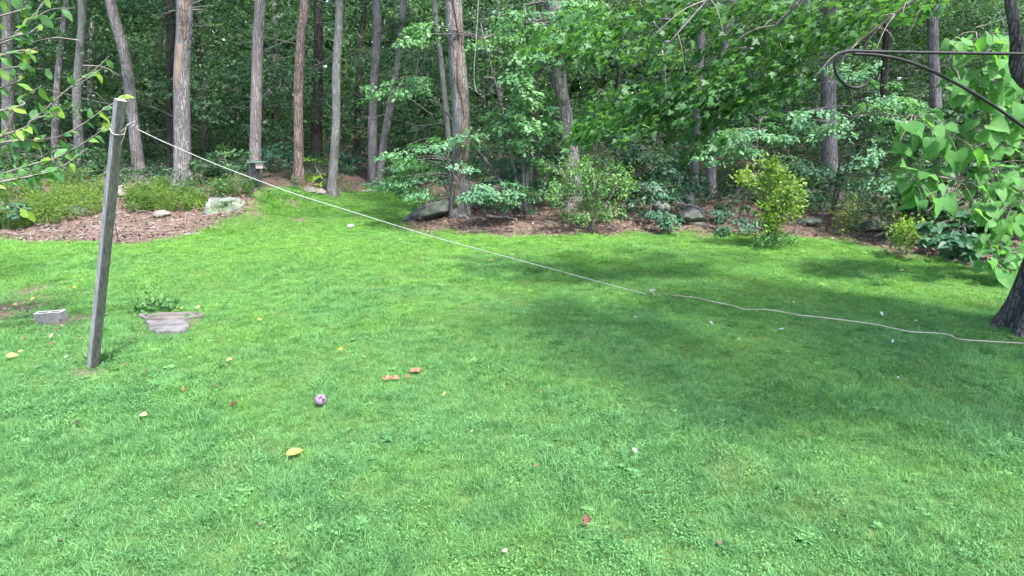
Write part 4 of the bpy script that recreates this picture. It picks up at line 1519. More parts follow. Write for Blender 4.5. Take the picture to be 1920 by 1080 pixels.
def put_leaf(parent, me, pos, d, nr, size):
    d = Vector(d).normalized()
    s = d.cross(Vector(nr)).normalized()
    n = s.cross(d)
    from mathutils import Matrix
    o = bpy.data.objects.new('leaf', me)
    COL.objects.link(o)
    o.parent = parent
    m = Matrix(((s.x, d.x, n.x, 0), (s.y, d.y, n.y, 0), (s.z, d.z, n.z, 0), (0, 0, 0, 1)))
    p = parent
    off = Vector((0, 0, 0))
    while p is not None:
        off += p.location
        p = p.parent
    o.matrix_local = Matrix.Translation(Vector(pos) - off) @ m @ Matrix.Scale(size, 4)
    return o


hb = gp(1884, 512)
hb = np.array([hb[0], 9.5, float(zt(hb[0], 9.5))])
ht = thing('catalpa_tree', 'young tree with large heart shaped leaves at the right edge', 'tree', hb)
stems = [[hb + np.array([0, 0, -.2]), at(1876, 420, 9.4), at(1868, 320, 9.3), at(1850, 200, 9.2), at(1838, 120, 9.1), at(1830, 60, 9.1)],
         [at(1868, 320, 9.3), at(1800, 262, 9.1), at(1750, 235, 8.9), at(1715, 215, 8.8)],
         [at(1872, 370, 9.35), at(1800, 340, 9.0), at(1740, 330, 8.8), at(1700, 340, 8.7)],
         [at(1860, 260, 9.2), at(1900, 220, 9.0), at(1940, 200, 8.9)],
         [at(1876, 420, 9.4), at(1900, 380, 9.0), at(1925, 350, 8.8)],
         [hb + np.array([0, 0, .15]), at(1880, 500, 9.1), at(1865, 490, 8.8), at(1850, 500, 8.6)],
         [at(1850, 200, 9.2), at(1800, 150, 9.0), at(1775, 110, 8.9)]]
mb = MB()
SP = []
for k, s in enumerate(stems):
    c = smooth_curve(s, 20)
    SP.append(c)
    V, FA = tube(c, np.linspace(.045 if k == 0 else .018, .008, 20), 7)
    mb.add(V, FA)
SPA = np.concatenate(SP)
rs = np.random.default_rng(21)
heart = leafdata('leaf', T_HEART, M['catalpa_leaf'], (-.05, -.2, .12, -.4))
spots = []
for poly, m, d0, d1, sz in (([(1690, 215), (1745, 200), (1780, 240), (1770, 330), (1800, 370), (1740, 390), (1690, 370), (1680, 300)], 54, 8.4, 9.2, .25),
                            ([(1770, 215), (1910, 200), (1925, 330), (1850, 360), (1790, 330)], 58, 8.6, 9.5, .24),
                            ([(1780, 70), (1900, 60), (1915, 200), (1830, 215), (1770, 160)], 74, 8.5, 9.4, .225),
                            ([(1800, 350), (1925, 330), (1925, 420), (1850, 430)], 50, 8.6, 9.5, .23),
                            ([(1840, 430), (1920, 420), (1920, 480), (1850, 475)], 22, 8.8, 9.6, .22),
                            ([(1842, 485), (1910, 470), (1912, 520), (1850, 522)], 28, 8.6, 9.2, .20),
                            ([(1925, 60), (2080, 80), (2080, 480), (1925, 480)], 10, 8.5, 9.6, .24)):
    for p in poly_sprays(poly, d0, d1, m, rs):
        spots.append((p, sz))
for p, sz in spots:
    j = np.linalg.norm(SPA - p, axis=1).argmin()
    s = SPA[j]
    o = p - s
    o = o / (np.linalg.norm(o) + .05)
    d = o * .5 + np.array([rs.normal(-.1, .35), rs.normal(-.35, .3), -.55 + rs.normal(0, .25)])
    nr = np.array([rs.normal(-.05, .5), -.35 + rs.normal(0, .4), .95])
    if p[2] < zt(p[0], p[1]) + .14:
        continue
    put_leaf(ht, heart[rs.integers(4)], p, d, nr, sz * (.45 + .8 * rs.random() ** .8))
    V, FA = tube(smooth_curve([s, (s + p) / 2 + np.array([0, 0, .05]), p], 5), .005, 4, cap=False)
    mb.add(V, FA)
part('trunk', mb.mesh('trunk', [M['twig']], True), ht)

# ------------------------------------------------------------------ left tree: bare trunk outside the view, twigs with leaves reaching in
lb = np.array([-7.6, 6.2, float(zt(-7.6, 6.2))])
lt = thing('elm_tree', 'tree reaching in from the left edge with thin twigs and small leaves', 'tree', lb)
mb = MB()
V, FA = tube(smooth_curve([lb + np.array([0, 0, -.3]), lb + np.array([.05, 0, 1.5]), lb + np.array([-.1, .1, 4]), lb + np.array([-.3, 0, 7])], 20), np.linspace(.17, .08, 20), 14)
mb.add(V, FA)
part('trunk', mb.mesh('trunk', [M['bark_maple']], True), lt)
DT = 6.25
tw = [[(-260, 330), (0, 256), (60, 225), (130, 165), (178, 130), (205, 105)],
      [(-300, 330), (-100, 300), (0, 268), (70, 262), (110, 256), (150, 236), (190, 208), (214, 192), (238, 176)],
      [(-300, 380), (-80, 345), (0, 327), (60, 308), (100, 298), (150, 272), (190, 245), (212, 228)],
      [(-250, 370), (40, 334), (80, 322), (120, 310), (150, 288), (162, 280)],
      [(130, 165), (160, 150), (200, 122)],
      [(-240, 180), (0, 82), (30, 60), (60, 32), (82, 4), (95, -20)],
      [(-240, 160), (0, 76), (45, 68), (80, 45), (115, 33)],
      [(-260, 230), (0, 208), (40, 185), (78, 160)],
      [(-200, 90), (0, 30), (40, 10), (60, -12)],
      [(60, 225), (85, 215), (108, 196)],
      [(-250, 190), (0, 105), (40, 101), (70, 88)],
      [(100, 298), (60, 330), (110, 322), (120, 318)],
      [(-280, 300), (0, 290), (30, 280), (70, 262)],
      [(-260, 260), (0, 165), (25, 150), (55, 132)],
      [(30, 60), (90, 20), (140, 15)],
      [(-200, 60), (0, 0), (30, -15)],
      [(-250, 150), (0, 130), (40, 128), (95, 130)],
      [(0, 340), (30, 332), (60, 326)],
      [(-260, 350), (-60, 372), (0, 380), (35, 390), (62, 400)]]
tl = leafdata('leaf', T_LEAF, M['twig_leaf'], (-.05, -.18, .06))
mb = MB()
rs = np.random.default_rng(33)
trunk_at = lambda z: lb + np.array([0, 0, z])
for k, t_ in enumerate(tw):
    dk = DT + rs.normal(0, .12)
    p = [at(px, py, dk + .04 * i) for i, (px, py) in enumerate(t_)]
    if t_[0][0] < -100:
        p[0] = np.array([lb[0] + .1, lb[1], max(p[0][2] - .3, 1.3)])
    c = smooth_curve(p, 40)
    r0 = .013 if t_[0][0] < -100 else .006
    V, FA = tube(c, np.linspace(r0, .0028, 40), 5)
    mb.add(V, FA)
    L = np.concatenate([[0], np.cumsum(np.linalg.norm(np.diff(c, axis=0), axis=1))])
    s = .05
    side = 1
    while s < L[-1]:
        q = np.array([np.interp(s, L, c[:, a]) for a in range(3)])
        px = 960 + q[0] / q[1] * F
        if px > -130 and rs.random() < .82:
            i = min(np.searchsorted(L, s), 38)
            tg = c[i + 1] - c[i]
            tg /= np.linalg.norm(tg)
            d = tg * .5 + np.array([rs.normal(0, .3), rs.normal(-.1, .35), side * .5 - .35 + rs.normal(0, .25)])
            nr = np.array([rs.normal(0, .4), -.55 + rs.normal(0, .3), .7])
            put_leaf(lt, tl[rs.integers(3)], q, d, nr, rs.uniform(.085, .15))
        side = -side
        s += rs.uniform(.04, .085) if px < 110 else rs.uniform(.05, .13)
part('twigs', mb.mesh('twigs', [M['twig']], True), lt)
# the rest of its crown, above and left of the view
q = rs.normal(0, 1, (110, 3))
q /= np.linalg.norm(q, axis=1)[:, None]
cen = np.array([-8.2, 6.2, 6.2]) + q * np.array([2.0, 2.0, 1.6])
part('crown', leaf_mesh('crown', [sprays(cen, q, .7, 14, .15, T_RHOMB)], M['bright_leaf']), lt)

# ------------------------------------------------------------------ leaning post and the rope
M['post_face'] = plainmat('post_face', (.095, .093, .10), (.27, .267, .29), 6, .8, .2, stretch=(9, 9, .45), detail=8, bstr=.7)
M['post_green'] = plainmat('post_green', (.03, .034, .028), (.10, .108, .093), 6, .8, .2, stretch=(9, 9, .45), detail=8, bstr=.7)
M['post_top'] = plainmat('post_top', (.16, .165, .16), (.27, .275, .275), 20, .8)
pt = at(226, 187, 5.3)
pb = post_base + np.array([0, 0, -.3])
axis_v = pt - post_base
axis_n = axis_v / np.linalg.norm(axis_v)
pb = post_base - axis_n * .4
yaw = math.radians(33)
e1 = np.array([math.cos(yaw), -math.sin(yaw), 0])
e1 = e1 - axis_n * np.dot(e1, axis_n)
e1 /= np.linalg.norm(e1)
e2 = np.cross(axis_n, e1)
hw = .0385
ns_ = 26
V, FA, FM = [], [], []
prof = []
for sx, sy in ((-1, -1), (1, -1), (1, 1), (-1, 1)):
    ch = .007
    if (sx, sy) in ((-1, -1), (1, 1)):
        prof += [(sx * hw, sy * hw - sy * ch), (sx * hw - sx * ch, sy * hw)]
    else:
        prof += [(sx * hw - sx * ch, sy * hw), (sx * hw, sy * hw - sy * ch)]
LP = np.linalg.norm(axis_v) + .4
rs = np.random.default_rng(2)
for i in range(ns_ + 1):
    s = i / ns_ * LP
    tw_ = .03 * math.sin(s * 1.4)
    for j, (a_, b_) in enumerate(prof):
        k = 1 + rs.normal(0, .012) - (.03 if i == ns_ else 0)
        a2, b2 = a_ * math.cos(tw_) - b_ * math.sin(tw_), a_ * math.sin(tw_) + b_ * math.cos(tw_)
        V.append(pb + axis_n * s + e1 * a2 * k + e2 * b2 * k)
V = np.array(V)
for i in range(ns_):
    for j in range(8):
        a_, b_ = i * 8 + j, i * 8 + (j + 1) % 8
        FA.append((a_, b_, b_ + 8, a_ + 8))
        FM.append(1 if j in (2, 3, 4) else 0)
FA.append(tuple(ns_ * 8 + j for j in range(8)))
FM.append(2)
post = thing('wooden_post', 'weathered grey square wooden post leaning right on the lawn', 'post', post_base)
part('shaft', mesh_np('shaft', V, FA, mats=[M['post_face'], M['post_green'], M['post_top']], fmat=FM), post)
# drying crack down the front
mb = MB()
fr = -(e2 * hw) * 1.0


def along(s):
    return pb + axis_n * s


M['rope'] = plainmat('rope', (.20, .205, .21), (.34, .34, .35), 60, .6, .4)
M['rope_old'] = plainmat('rope_old', (.25, .17, .12), (.42, .40, .36), 5, .7, .3)
rope = thing('rope', 'pale rope tied round the leaning post and sagging down onto the lawn', 'rope', post_base)
s_tie = np.linalg.norm(axis_v) * .897 + .4
ctr = along(s_tie)
ring = []
for a_ in np.linspace(0, 2 * math.pi, 33):
    ca, sa = math.cos(a_), math.sin(a_)
    m_ = max(abs(ca), abs(sa))
    sup = (abs(ca) ** 6 + abs(sa) ** 6) ** (-1 / 6)
    ring.append(ctr + (e1 * ca + e2 * sa) * sup * (hw + .006) + axis_n * (.018 * math.cos(a_ - 2.6)))
mb = MB()
V, FA = tube(ring, .0038, 8)
mb.add(V, FA)
part('loop', mb.mesh('loop', [M['rope']], True), rope)
P0 = at(239, 233, ctr[1] - .04)
P1 = gp(1218, 553, .05)
mb = MB()
for q in range(3):
    kc = P0 + np.array([.02 + .03 * q, 0, -.012 * q])
    rr = [kc + np.array([.004 * math.sin(u), .009 * math.cos(u), .009 * math.sin(u)]) for u in np.linspace(0, 6.28, 10)]
    V, FA = tube(rr, .004, 6)
    mb.add(V, FA)
V, FA = tube(smooth_curve([P0, P0 + np.array([-.03, .01, -.03]), ctr + e1 * (hw + .005)], 6), .0038, 6)
mb.add(V, FA)
V, FA = tube(smooth_curve([P0 + np.array([.03, 0, 0]), P0 + np.array([.05, 0, .02]), P0 + np.array([.07, 0, .022])], 5), .004, 6)
mb.add(V, FA)
part('knot', mb.mesh('knot', [M['rope']], True), rope)
mb = MB()
V, FA = tube(smooth_curve([at(236, 241, ctr[1] - .09), at(232, 258, ctr[1] - .09), at(225, 274, ctr[1] - .08)], 8), .0022, 5)
mb.add(V, FA)
part('loose_end', mb.mesh('loose_end', [M['rope_old']], True), rope)
# hanging span: all in the upright plane through both ends
nn = np.array([P1[1] - P0[1], -(P1[0] - P0[0]), 0])
span = []
for px, py in ((239, 233), (290, 258), (330, 276), (400, 306), (470, 333), (560, 366), (650, 394), (740, 422), (820, 446), (900, 468), (1000, 495), (1100, 522), (1170, 541), (1218, 553)):
    r = ray(px, py)
    o_ = np.array([0, 0, CAM_H])
    t_ = np.dot(P0 - o_, nn) / np.dot(r, nn)
    span.append(o_ + r * t_)
span[0] = P0
V, FA = tube(smooth_curve(span, 90), .0038, 8)
mb = MB()
mb.add(V, FA)
part('span', mb.mesh('span', [M['rope']], True), rope)
gpx = [(1218, 553), (1232, 556), (1246, 559), (1262, 561), (1288, 565), (1300, 566), (1340, 575), (1382, 582), (1396, 585), (1440, 590), (1500, 600), (1560, 607), (1640, 618), (1700, 631), (1745, 634), (1776, 637), (1792, 645), (1815, 648), (1880, 652), (1930, 655), (2020, 662)]
lift = [.05, -.02, -.035, .04, .05, .05, .05, .035, .02] + [.05] * 12
V, FA = tube(smooth_curve([gp(a_, b_, l_ + .012) for (a_, b_), l_ in zip(gpx, lift)], 140), .006, 8)
mb = MB()
mb.add(V, FA)
part('trailing_end', mb.mesh('trailing_end', [M['rope_old']], True), rope)
mb = MB()
for q in range(4):
    kc = P1 + np.array([.0 + .02 * q, 0, .012 + .008 * (q % 2)])
    rr = [kc + np.array([.008 * math.sin(u), .014 * math.cos(u), .014 * math.sin(u)]) for u in np.linspace(0, 6.28, 10)]
    V, FA = tube(rr, .006, 6)
    mb.add(V, FA)
part('end_knot', mb.mesh('end_knot', [M['rope']], True), rope)

# thin stake in the left bed
sg = gp(223, 456)
stk = thing('garden_stake', 'thin dark stake standing in the left bed beside the post', 'stake', sg)
mb = MB()
V, FA = tube([sg + np.array([0, 0, -.1]), sg + np.array([-.01, 0, .3]), sg + np.array([-.02, 0, .55])], .009, 6)
mb.add(V, FA)
part('rod', mb.mesh('rod', [M['dark_green']], True), stk)
boxpart('cap', sg + np.array([-.02, 0, .58]), (.045, .03, .10), M['bark_dark'], stk, bev=.006)

# ------------------------------------------------------------------ cinder block
M['concrete'] = plainmat('concrete', (.12, .118, .115), (.21, .205, .205), 22, .95, .1)
M['concrete_pale'] = plainmat('concrete_pale', (.28, .275, .27), (.40, .39, .385), 30, .95, .1)
bmid = gp(85, 611)
ublk, vblk = [0, .032, .184, .216, .368, .4], [0, .034, .096, .13]
bm = bmesh.new()
vg = {}
zb0, zb1 = -.09, .165
for k, z_ in enumerate((zb0, zb1)):
    for i, u_ in enumerate(ublk):
        for j, v_ in enumerate(vblk):
            vg[(i, j, k)] = bm.verts.new((u_ - .2, v_ - .065, z_))
hole = {(1, 1), (3, 1)}
for i in range(5):
    for j in range(3):
        if (i, j) in hole:
            for (a_, b_) in (((i, j), (i + 1, j)), ((i + 1, j), (i + 1, j + 1)), ((i + 1, j + 1), (i, j + 1)), ((i, j + 1), (i, j))):
                bm.faces.new((vg[(*b_, 0)], vg[(*a_, 0)], vg[(*a_, 1)], vg[(*b_, 1)]))
            continue
        f = bm.faces.new((vg[(i, j, 1)], vg[(i + 1, j, 1)], vg[(i + 1, j + 1, 1)], vg[(i, j + 1, 1)]))
        f.material_index = 1
        bm.faces.new((vg[(i, j + 1, 0)], vg[(i + 1, j + 1, 0)], vg[(i + 1, j, 0)], vg[(i, j, 0)]))
for i in range(5):
    bm.faces.new((vg[(i, 0, 0)], vg[(i + 1, 0, 0)], vg[(i + 1, 0, 1)], vg[(i, 0, 1)]))
    bm.faces.new((vg[(i + 1, 3, 0)], vg[(i, 3, 0)], vg[(i, 3, 1)], vg[(i + 1, 3, 1)]))
for j in range(3):
    bm.faces.new((vg[(5, j, 0)], vg[(5, j + 1, 0)], vg[(5, j + 1, 1)], vg[(5, j, 1)]))
    bm.faces.new((vg[(0, j + 1, 0)], vg[(0, j, 0)], vg[(0, j, 1)], vg[(0, j + 1, 1)]))
bmesh.ops.bevel(bm, geom=[e for e in bm.edges if e.calc_length() > .15], offset=.006, segments=2, affect='EDGES')
me = bpy.data.meshes.new('cinder_block')
bm.to_mesh(me)
bm.free()
me.materials.append(M['concrete'])
me.materials.append(M['concrete_pale'])
blk = link('cinder_block', me, loc=[float(q) for q in bmid + np.array([0, .12, 0])])
blk.rotation_euler = (.05, -.05, .12)
blk.scale = (.8, .8, .85)
tag(blk, 'grey hollow concrete block with two open cores left of the post', 'concrete block')
for q in (-.12, 0, .12):
    keep_out.append((bmid[0] + q, bmid[1] + .1, .13))


# ------------------------------------------------------------------ flat stones in the lawn
def slab(label, pxs, th, mat, lift=.02):
    pts = [gp(a_, b_) for a_, b_ in pxs]
    rs = np.random.default_rng(int(pxs[0][0]))
    pts = [pts[i] * (1 - f) + pts[(i + 1) % len(pts)] * f + (rs.normal(0, .014, 3) * np.array([1, 1, .2])) for i in range(len(pts)) for f in (0, .33, .67)]
    c = np.mean(pts, 0)
    rs = np.random.default_rng(int(pxs[0][0]))
    top = [p - c + np.array([0, 0, lift + .004 * math.sin(i * 3)]) for i, p in enumerate(pts)]
    n = len(top)
    bm = bmesh.new()
    tv = [bm.verts.new(p) for p in top]
    bv = [bm.verts.new(p * np.array([1.02, 1.02, 1]) - np.array([0, 0, th])) for p in top]
    bm.faces.new(tv)
    bm.faces.new(bv[::-1])
    for i in range(n):
        bm.faces.new((bv[i], bv[(i + 1) % n], tv[(i + 1) % n], tv[i]))
    bmesh.ops.recalc_face_normals(bm, faces=bm.faces[:])
    bmesh.ops.bevel(bm, geom=[e for e in bm.edges if all(v.co.z > lift - th * .5 for v in e.verts)], offset=.006, segments=1, affect='EDGES')
    me = bpy.data.meshes.new('stepping_stone')
    bm.to_mesh(me)
    bm.free()
    me.materials.append(mat)
    o = link('stepping_stone', me, loc=[float(q) for q in c])
    tag(o, label, 'flat stone')
    lo, hi = np.min(pts, 0), np.max(pts, 0)
    for u in np.linspace(lo[0] + .05, hi[0] - .05, 7):
        for v in np.linspace(lo[1], hi[1] - .03, 3):
            keep_out.append((u, v, .058))
    return o


M['slate'] = plainmat('slate', (.05, .047, .047), (.155, .15, .158), 7, .9, .1, stretch=(1, 1, 1), bstr=.8)
M['slate_pink'] = plainmat('slate_pink', (.055, .048, .045), (.15, .132, .132), 7, .9, .2)
slab('grey flat stone set in the lawn right of the post, the front one', [(274, 606), (300, 605), (345, 603), (357, 615), (352, 624), (320, 627), (288, 626), (278, 616)], .06, M['slate'], .04)
slab('pinkish flat stone half overgrown behind the grey flat stone', [(258, 592), (300, 590), (350, 588), (384, 591), (380, 597), (345, 600), (300, 602), (270, 602)], .05, M['slate_pink'], .032)
# weeds behind the stones
leafy_plant('broadleaf_weed', 'clump of broad leaved weeds behind the flat stones', 'weed', gp(297, 588),
            [([(248, 579), (290, 572), (328, 575), (340, 584), (320, 591), (255, 590)], 7.2, 7.7, 28)], 'weed_leaf', 18, .065, T_OVAL, .13, upright=True, stem_r=.008, seed=40)
leafy_plant('stone_weed', 'small weed growing between the flat stones', 'weed', gp(358, 603), [([(350, 594), (366, 592), (366, 604), (352, 606)], 7.1, 7.3, 5)], 'weed_leaf', 12, .06, T_OVAL, .06, upright=True, stem_r=.006, seed=41)
leafy_plant('post_weed', 'wispy grass tuft at the foot of the leaning post', 'weed', gp(186, 692), [([(160, 672), (215, 676), (214, 692), (165, 692)], 5.6, 5.8, 16)], 'weed_leaf', 22, .09, T_NARROW, .09, upright=True, stem_r=.005, seed=42)

# ------------------------------------------------------------------ dog ball
M['ball'] = plainmat('ball', (.15, .10, .165), (.205, .155, .22), 6, .7, .2, bstr=.1)
M['ball_print'] = plainmat('ball_print', (.03, .015, .035), (.05, .03, .055), 9, .6)
bg_ = gp(602, 762)
rb = .048
bc = bg_ + np.array([0, .0, rb + .012])
ball = thing('ball', 'lilac toy ball with a dark bone print lying on the lawn', 'ball', bg_)
bm = bmesh.new()
bmesh.ops.create_uvsphere(bm, u_segments=40, v_segments=24, radius=rb)
me = bpy.data.meshes.new('shell')
for v in bm.verts:
    v.co *= 1 + .006 * mnoise.noise(v.co * 60)
bm.to_mesh(me)
bm.free()
me.materials.append(M['ball'])
me.polygons.foreach_set('use_smooth', np.ones(len(me.polygons), bool))
shell = part('shell', me, ball)
shell.location = Vector([float(v) for v in bc - bg_])
# bone outline laid on the sphere
out = []
bl, bw, kn = .018, .0055, .0088
for a_ in np.linspace(-150, 150, 13):
    pass
shape = []
for sx in (1, -1):
    for sy in ((1, -1) if sx > 0 else (-1, 1)):
        cx, cyy = sx * bl, sy * kn * 1.0
        a0, a1 = {(1, 1): (195, -50), (1, -1): (50, -195), (-1, -1): (15, -230), (-1, 1): (230, -15)}[(sx, sy)]
        arc = np.linspace(a0, a1, 9)
        for q in arc:
            shape.append((cx + kn * math.cos(math.radians(q)), cyy + kn * math.sin(math.radians(q))))
shape = np.array(shape)
dense = []
for i in range(len(shape)):
    a_, b_ = shape[i], shape[(i + 1) % len(shape)]
    for q in range(max(1, int(np.linalg.norm(b_ - a_) / .003))):
        dense.append(a_ + (b_ - a_) * q / max(1, int(np.linalg.norm(b_ - a_) / .003)))
shape = np.array(dense)
ca, sa = math.cos(-.65), math.sin(-.65)
shape = shape @ np.array([[ca, sa], [-sa, ca]])
shape = shape + np.array([.012, .008])
view = np.array([0, 0, CAM_H]) - bc
view = view / np.linalg.norm(view)
rx = np.array([1.0, 0, 0])
rx = rx - view * np.dot(rx, view)
rx /= np.linalg.norm(rx)
ry = np.cross(view, rx)


def onball(p):
    q = view * rb + rx * p[0] * 1.25 + ry * p[1] * 1.25
    return bc + q / np.linalg.norm(q) * (rb * 1.03)


VV, FF = [], []
cen2 = shape.mean(0)
ring_n = len(shape)
for s_ in (0.001, .35, .7, 1.0):
    for p_ in shape:
        ax = np.array([ca, sa])
        # shrink towards the bone's own axis
        rel = p_ - cen2
        la = np.dot(rel, ax)
        base_ = cen2 + ax * la * (.25 + .75 * s_)
        VV.append(onball(base_ + (rel - ax * la) * s_))
for k in range(3):
    for j in range(ring_n):
        a_, b_ = k * ring_n + j, k * ring_n + (j + 1) % ring_n
        FF.append((a_, b_, b_ + ring_n, a_ + ring_n))
part('bone_print', mesh_np('bone_print', VV, FF, mats=[M['ball_print']]), shell)
keep_out.append((bg_[0], bg_[1] - .03, .09))
keep_out.append((bg_[0], bg_[1] - .12, .05))

# ------------------------------------------------------------------ iron hook at the upper right
M['iron'] = plainmat('iron', (.005, .006, .008), (.018, .018, .02), 25, .5, .25)
DH = 2.3
hpole = np.array([2.5, DH, 0])
hk = thing('plant_hanger', 'black iron plant hanger with a scrolled hook at the upper right', 'plant hanger', (hpole[0], DH, float(zt(hpole[0], DH))))
arm = [(1632, 146), (1630, 150), (1622, 159), (1607, 165), (1590, 161), (1576, 150), (1567, 135), (1565, 118), (1572, 104), (1586, 97), (1604, 95.5), (1640, 97), (1760, 99), (1920, 101), (1960, 102)]
c = smooth_curve([at(a_, b_, DH - .02 * min(i, 9) / 9) for i, (a_, b_) in enumerate(arm)], 70)
c = np.vstack([c, [hpole[0], DH, c[-1][2]]])
V, FA = tube(c, .0055, 10)
mb = MB()
mb.add(V, FA)
part('scroll_arm', mb.mesh('scroll_arm', [M['iron']], True), hk)
br_ = [(1600, 101), (1640, 103), (1690, 112), (1740, 130), (1800, 160), (1860, 196), (1920, 238)]
c = [at(a_, b_, DH + .012) for a_, b_ in br_]
c.append(c[-1] + (c[-1] - c[-2]) / (c[-1][0] - c[-2][0]) * (hpole[0] - c[-1][0]))
V, FA = tube(smooth_curve(c, 40), .0056, 10)
mb = MB()
mb.add(V, FA)
part('brace', mb.mesh('brace', [M['iron']], True), hk)
mb = MB()
V, FA = tube([hpole + np.array([0, .006, -.1]), hpole + np.array([0, .006, 1.2]), hpole + np.array([0, .006, 2.62])], .012, 10)
mb.add(V, FA)
part('pole', mb.mesh('pole', [M['iron']], True), hk)

# ------------------------------------------------------------------ fallen leaves and petals on the lawn
def flatmat(name, c):
    return leafmat(name, tuple(.75 * v for v in c), c, tuple(min(1.2 * v, .9) for v in c), .3, byobj=True, patch=.05, rough=.6)


M['l_yellow'] = flatmat('l_yellow', (.46, .36, .07))
M['l_pale'] = flatmat('l_pale', (.42, .38, .19))
M['l_red'] = flatmat('l_red', (.115, .045, .035))
M['l_salmon'] = flatmat('l_salmon', (.27, .13, .085))
M['l_white'] = flatmat('l_white', (.36, .36, .38))
M['l_brown'] = flatmat('l_brown', (.14, .08, .05))


def fallen(px, py, size, mat, label, tmpl=T_LEAF, name='fallen_leaf', rz=None, curl=.25, cat='leaf', z=.055, wid=1.0):
    g = gp(px, py)
    V, FA = tmpl
    V = V.copy()
    V[:, 0] *= wid
    V[:, 1] -= .5
    rz = rz if rz is not None else RNG.random() * 6.28
    V[:, 2] += curl * (np.abs(V[:, 0]) * 1.2 + V[:, 1] ** 2)
    cz, sz_ = math.cos(rz), math.sin(rz)
    V = np.stack([V[:, 0] * cz - V[:, 1] * sz_, V[:, 0] * sz_ + V[:, 1] * cz, V[:, 2]], 1)
    me = mesh_np(name, V * size, FA, mats=[M[mat]], smooth=True)
    o = link(name, me, loc=(float(g[0]), float(g[1]), float(g[2]) + z))
    o.rotation_euler = (RNG.normal(.42, .12), RNG.normal(0, .15), 0)
    return tag(o, label, cat)


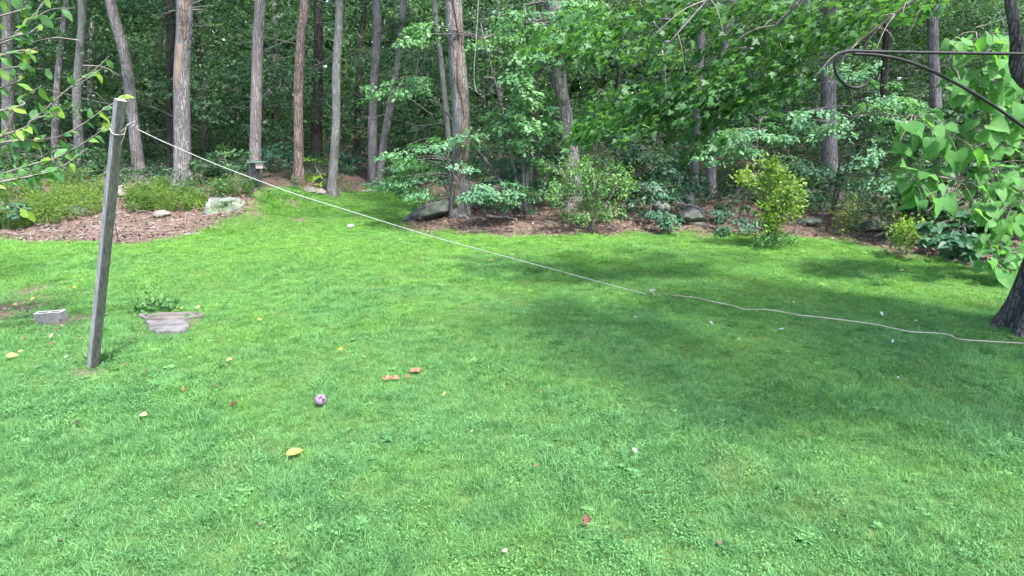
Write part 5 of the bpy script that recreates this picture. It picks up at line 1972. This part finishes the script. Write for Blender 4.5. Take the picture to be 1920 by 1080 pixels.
FL = [
    (553, 860, .115, 'l_yellow', 'large bright yellow leaf on the near lawn below the lilac ball', dict(rz=-1.1, wid=.85, curl=.12)),
    (270, 789, .07, 'l_pale', 'pale yellow leaf on the lawn left of the lilac ball', dict(rz=1.2, wid=1.2)),
    (430, 684, .075, 'l_pale', 'pale leaf on the lawn between the post and the salmon scraps', dict(rz=1.5)),
    (639, 664, .06, 'l_yellow', 'small yellow leaf on the lawn above the lilac ball', dict(rz=1.5)),
    (25, 676, .10, 'l_yellow', 'yellow leaf near the left photo edge below the concrete block', dict(rz=-1)),
    (40, 668, .06, 'l_pale', 'cream leaf touching the yellow leaf at the left photo edge', dict()),
    (126, 678, .05, 'l_white', 'tiny white petal left of the post foot', dict()),
    (443, 767, .065, 'l_red', 'reddish leaf on the lawn left of the lilac ball', dict(tmpl=T_MAPLE)),
    (1098, 994, .052, 'l_red', 'red brown leaf on the near lawn at the bottom', dict(tmpl=T_MAPLE, curl=.7)),
    (885, 820, .025, 'l_white', 'tiny white speck of petal right of the yellow leaf', dict()),
    (833, 749, .035, 'l_yellow', 'tiny yellow leaf right of the lilac ball', dict()),
    (340, 585, .07, 'l_yellow', 'yellow leaf behind the flat stones, left of two', dict()),
    (372, 583, .085, 'l_pale', 'cream leaf behind the flat stones, right of two', dict(wid=1.3)),
    (488, 607, .05, 'l_yellow', 'yellow leaf on the lawn right of the flat stones', dict()),
    (140, 545, .07, 'l_yellow', 'yellow leaf on the lawn above the concrete block near the post', dict()),
    (152, 532, .06, 'l_yellow', 'small yellow leaf highest of those left of the post', dict()),
    (62, 568, .07, 'l_yellow', 'yellow leaf just above the concrete block', dict()),
    (30, 578, .07, 'l_pale', 'pale leaf left of the concrete block', dict()),
    (98, 638, .06, 'l_pale', 'pale dry leaf below the concrete block', dict()),
    (45, 642, .06, 'l_brown', 'brown leaf below and left of the concrete block', dict()),
    (100, 652, .06, 'l_brown', 'brown leaf between the concrete block and the post foot', dict()),
    (275, 705, .05, 'l_brown', 'dry brown leaf on the lawn right of the post foot', dict()),
    (345, 740, .05, 'l_salmon', 'pinkish dry leaf below the post foot to the right', dict()),
    (236, 692, .04, 'l_brown', 'small brown leaf just right of the post foot', dict()),
    (1189, 862, .07, 'l_white', 'bright white feather standing in the near lawn', dict(rz=.3, curl=.5, name='feather', cat='feather', z=.075)),
    (1190, 603, .075, 'l_white', 'white feather in the shade left of two below the rope end', dict(name='feather', cat='feather', curl=.5)),
    (1333, 614, .065, 'l_white', 'white feather in the shade right of two below the rope end', dict(name='feather', cat='feather', curl=.6)),
    (1464, 625, .075, 'l_white', 'flat white feather just below the rope in the shade', dict(name='feather', cat='feather', rz=1.5, wid=.6)),
    (1672, 649, .055, 'l_white', 'greyish feather below the rope toward the right', dict(name='feather', cat='feather', curl=.6)),
    (1652, 596, .075, 'l_white', 'white feather above the rope toward the right', dict(name='feather', cat='feather')),
    (1715, 609, .045, 'l_white', 'small greyish feather above the rope near the maple trunk', dict(name='feather', cat='feather')),
    (1487, 574, .06, 'l_white', 'white and dark feather above the rope at its middle', dict(name='feather', cat='feather', curl=.6)),
    (1683, 718, .04, 'l_white', 'lone tiny feather in the shade far below the rope', dict(name='feather', cat='feather')),
    (1690, 513, .10, 'l_pale', 'pale dry leaf on the sunlit lawn near the small shrub', dict(rz=1.5)),
    (920, 493, .12, 'l_pale', 'pale dry stem scrap on the lawn just above the rope', dict(rz=1.4, wid=.4)),
    (124, 982, .045, 'l_white', 'tiny white petal at the bottom left of the lawn', dict()),
    (1246, 557, .05, 'l_white', 'small white scrap in the gap of the rope', dict(rz=1.2, wid=.5, name='feather', cat='feather')),
    (1005, 886, .04, 'l_brown', 'small brown leaf left of the bright white feather', dict()),
    (407, 735, .035, 'l_brown', 'small brown leaf above the reddish leaf', dict()),
]
for px, py, sz, mt_, lab, kw in FL:
    fallen(px, py, sz * (.8 if mt_ == 'l_white' else 1.0), mt_, lab, **kw)


def scraps(label, px, py, w, h, n, seed):
    rs = np.random.default_rng(seed)
    c = gp(px, py)
    pos = np.stack([rs.normal(0, w / 3.6, n), rs.normal(0, h / 3.6, n), rs.uniform(.022, .042, n)], 1)
    d = rs.normal(0, 1, (n, 3)) * np.array([1, .6, .2])
    nr = np.tile([0, -.3, 1.0], (n, 1)) + rs.normal(0, .4, (n, 3))
    g = leaf_arrays(pos, d * np.array([1, 1, .3]), np.tile([0, -.25, 1.0], (n, 1)) + rs.normal(0, .12, (n, 3)), rs.uniform(.03, .06, n), T_MAPLE)
    o = link('dry_leaf_clump', leaf_mesh('dry_leaf_clump', [g], M['l_salmon']), loc=[float(v) for v in c])
    return tag(o, label, 'dry leaves')


scraps('salmon coloured clump of dry leaf scraps on the lawn, the larger one', 780, 699, .12, .07, 15, 1)
scraps('flat salmon coloured strip of dry leaf scraps, left of the larger clump', 733, 715, .12, .03, 8, 2)
scraps('tiny salmon scrap between the two dry leaf clumps', 765, 711, .03, .02, 1, 3)

make_grass()
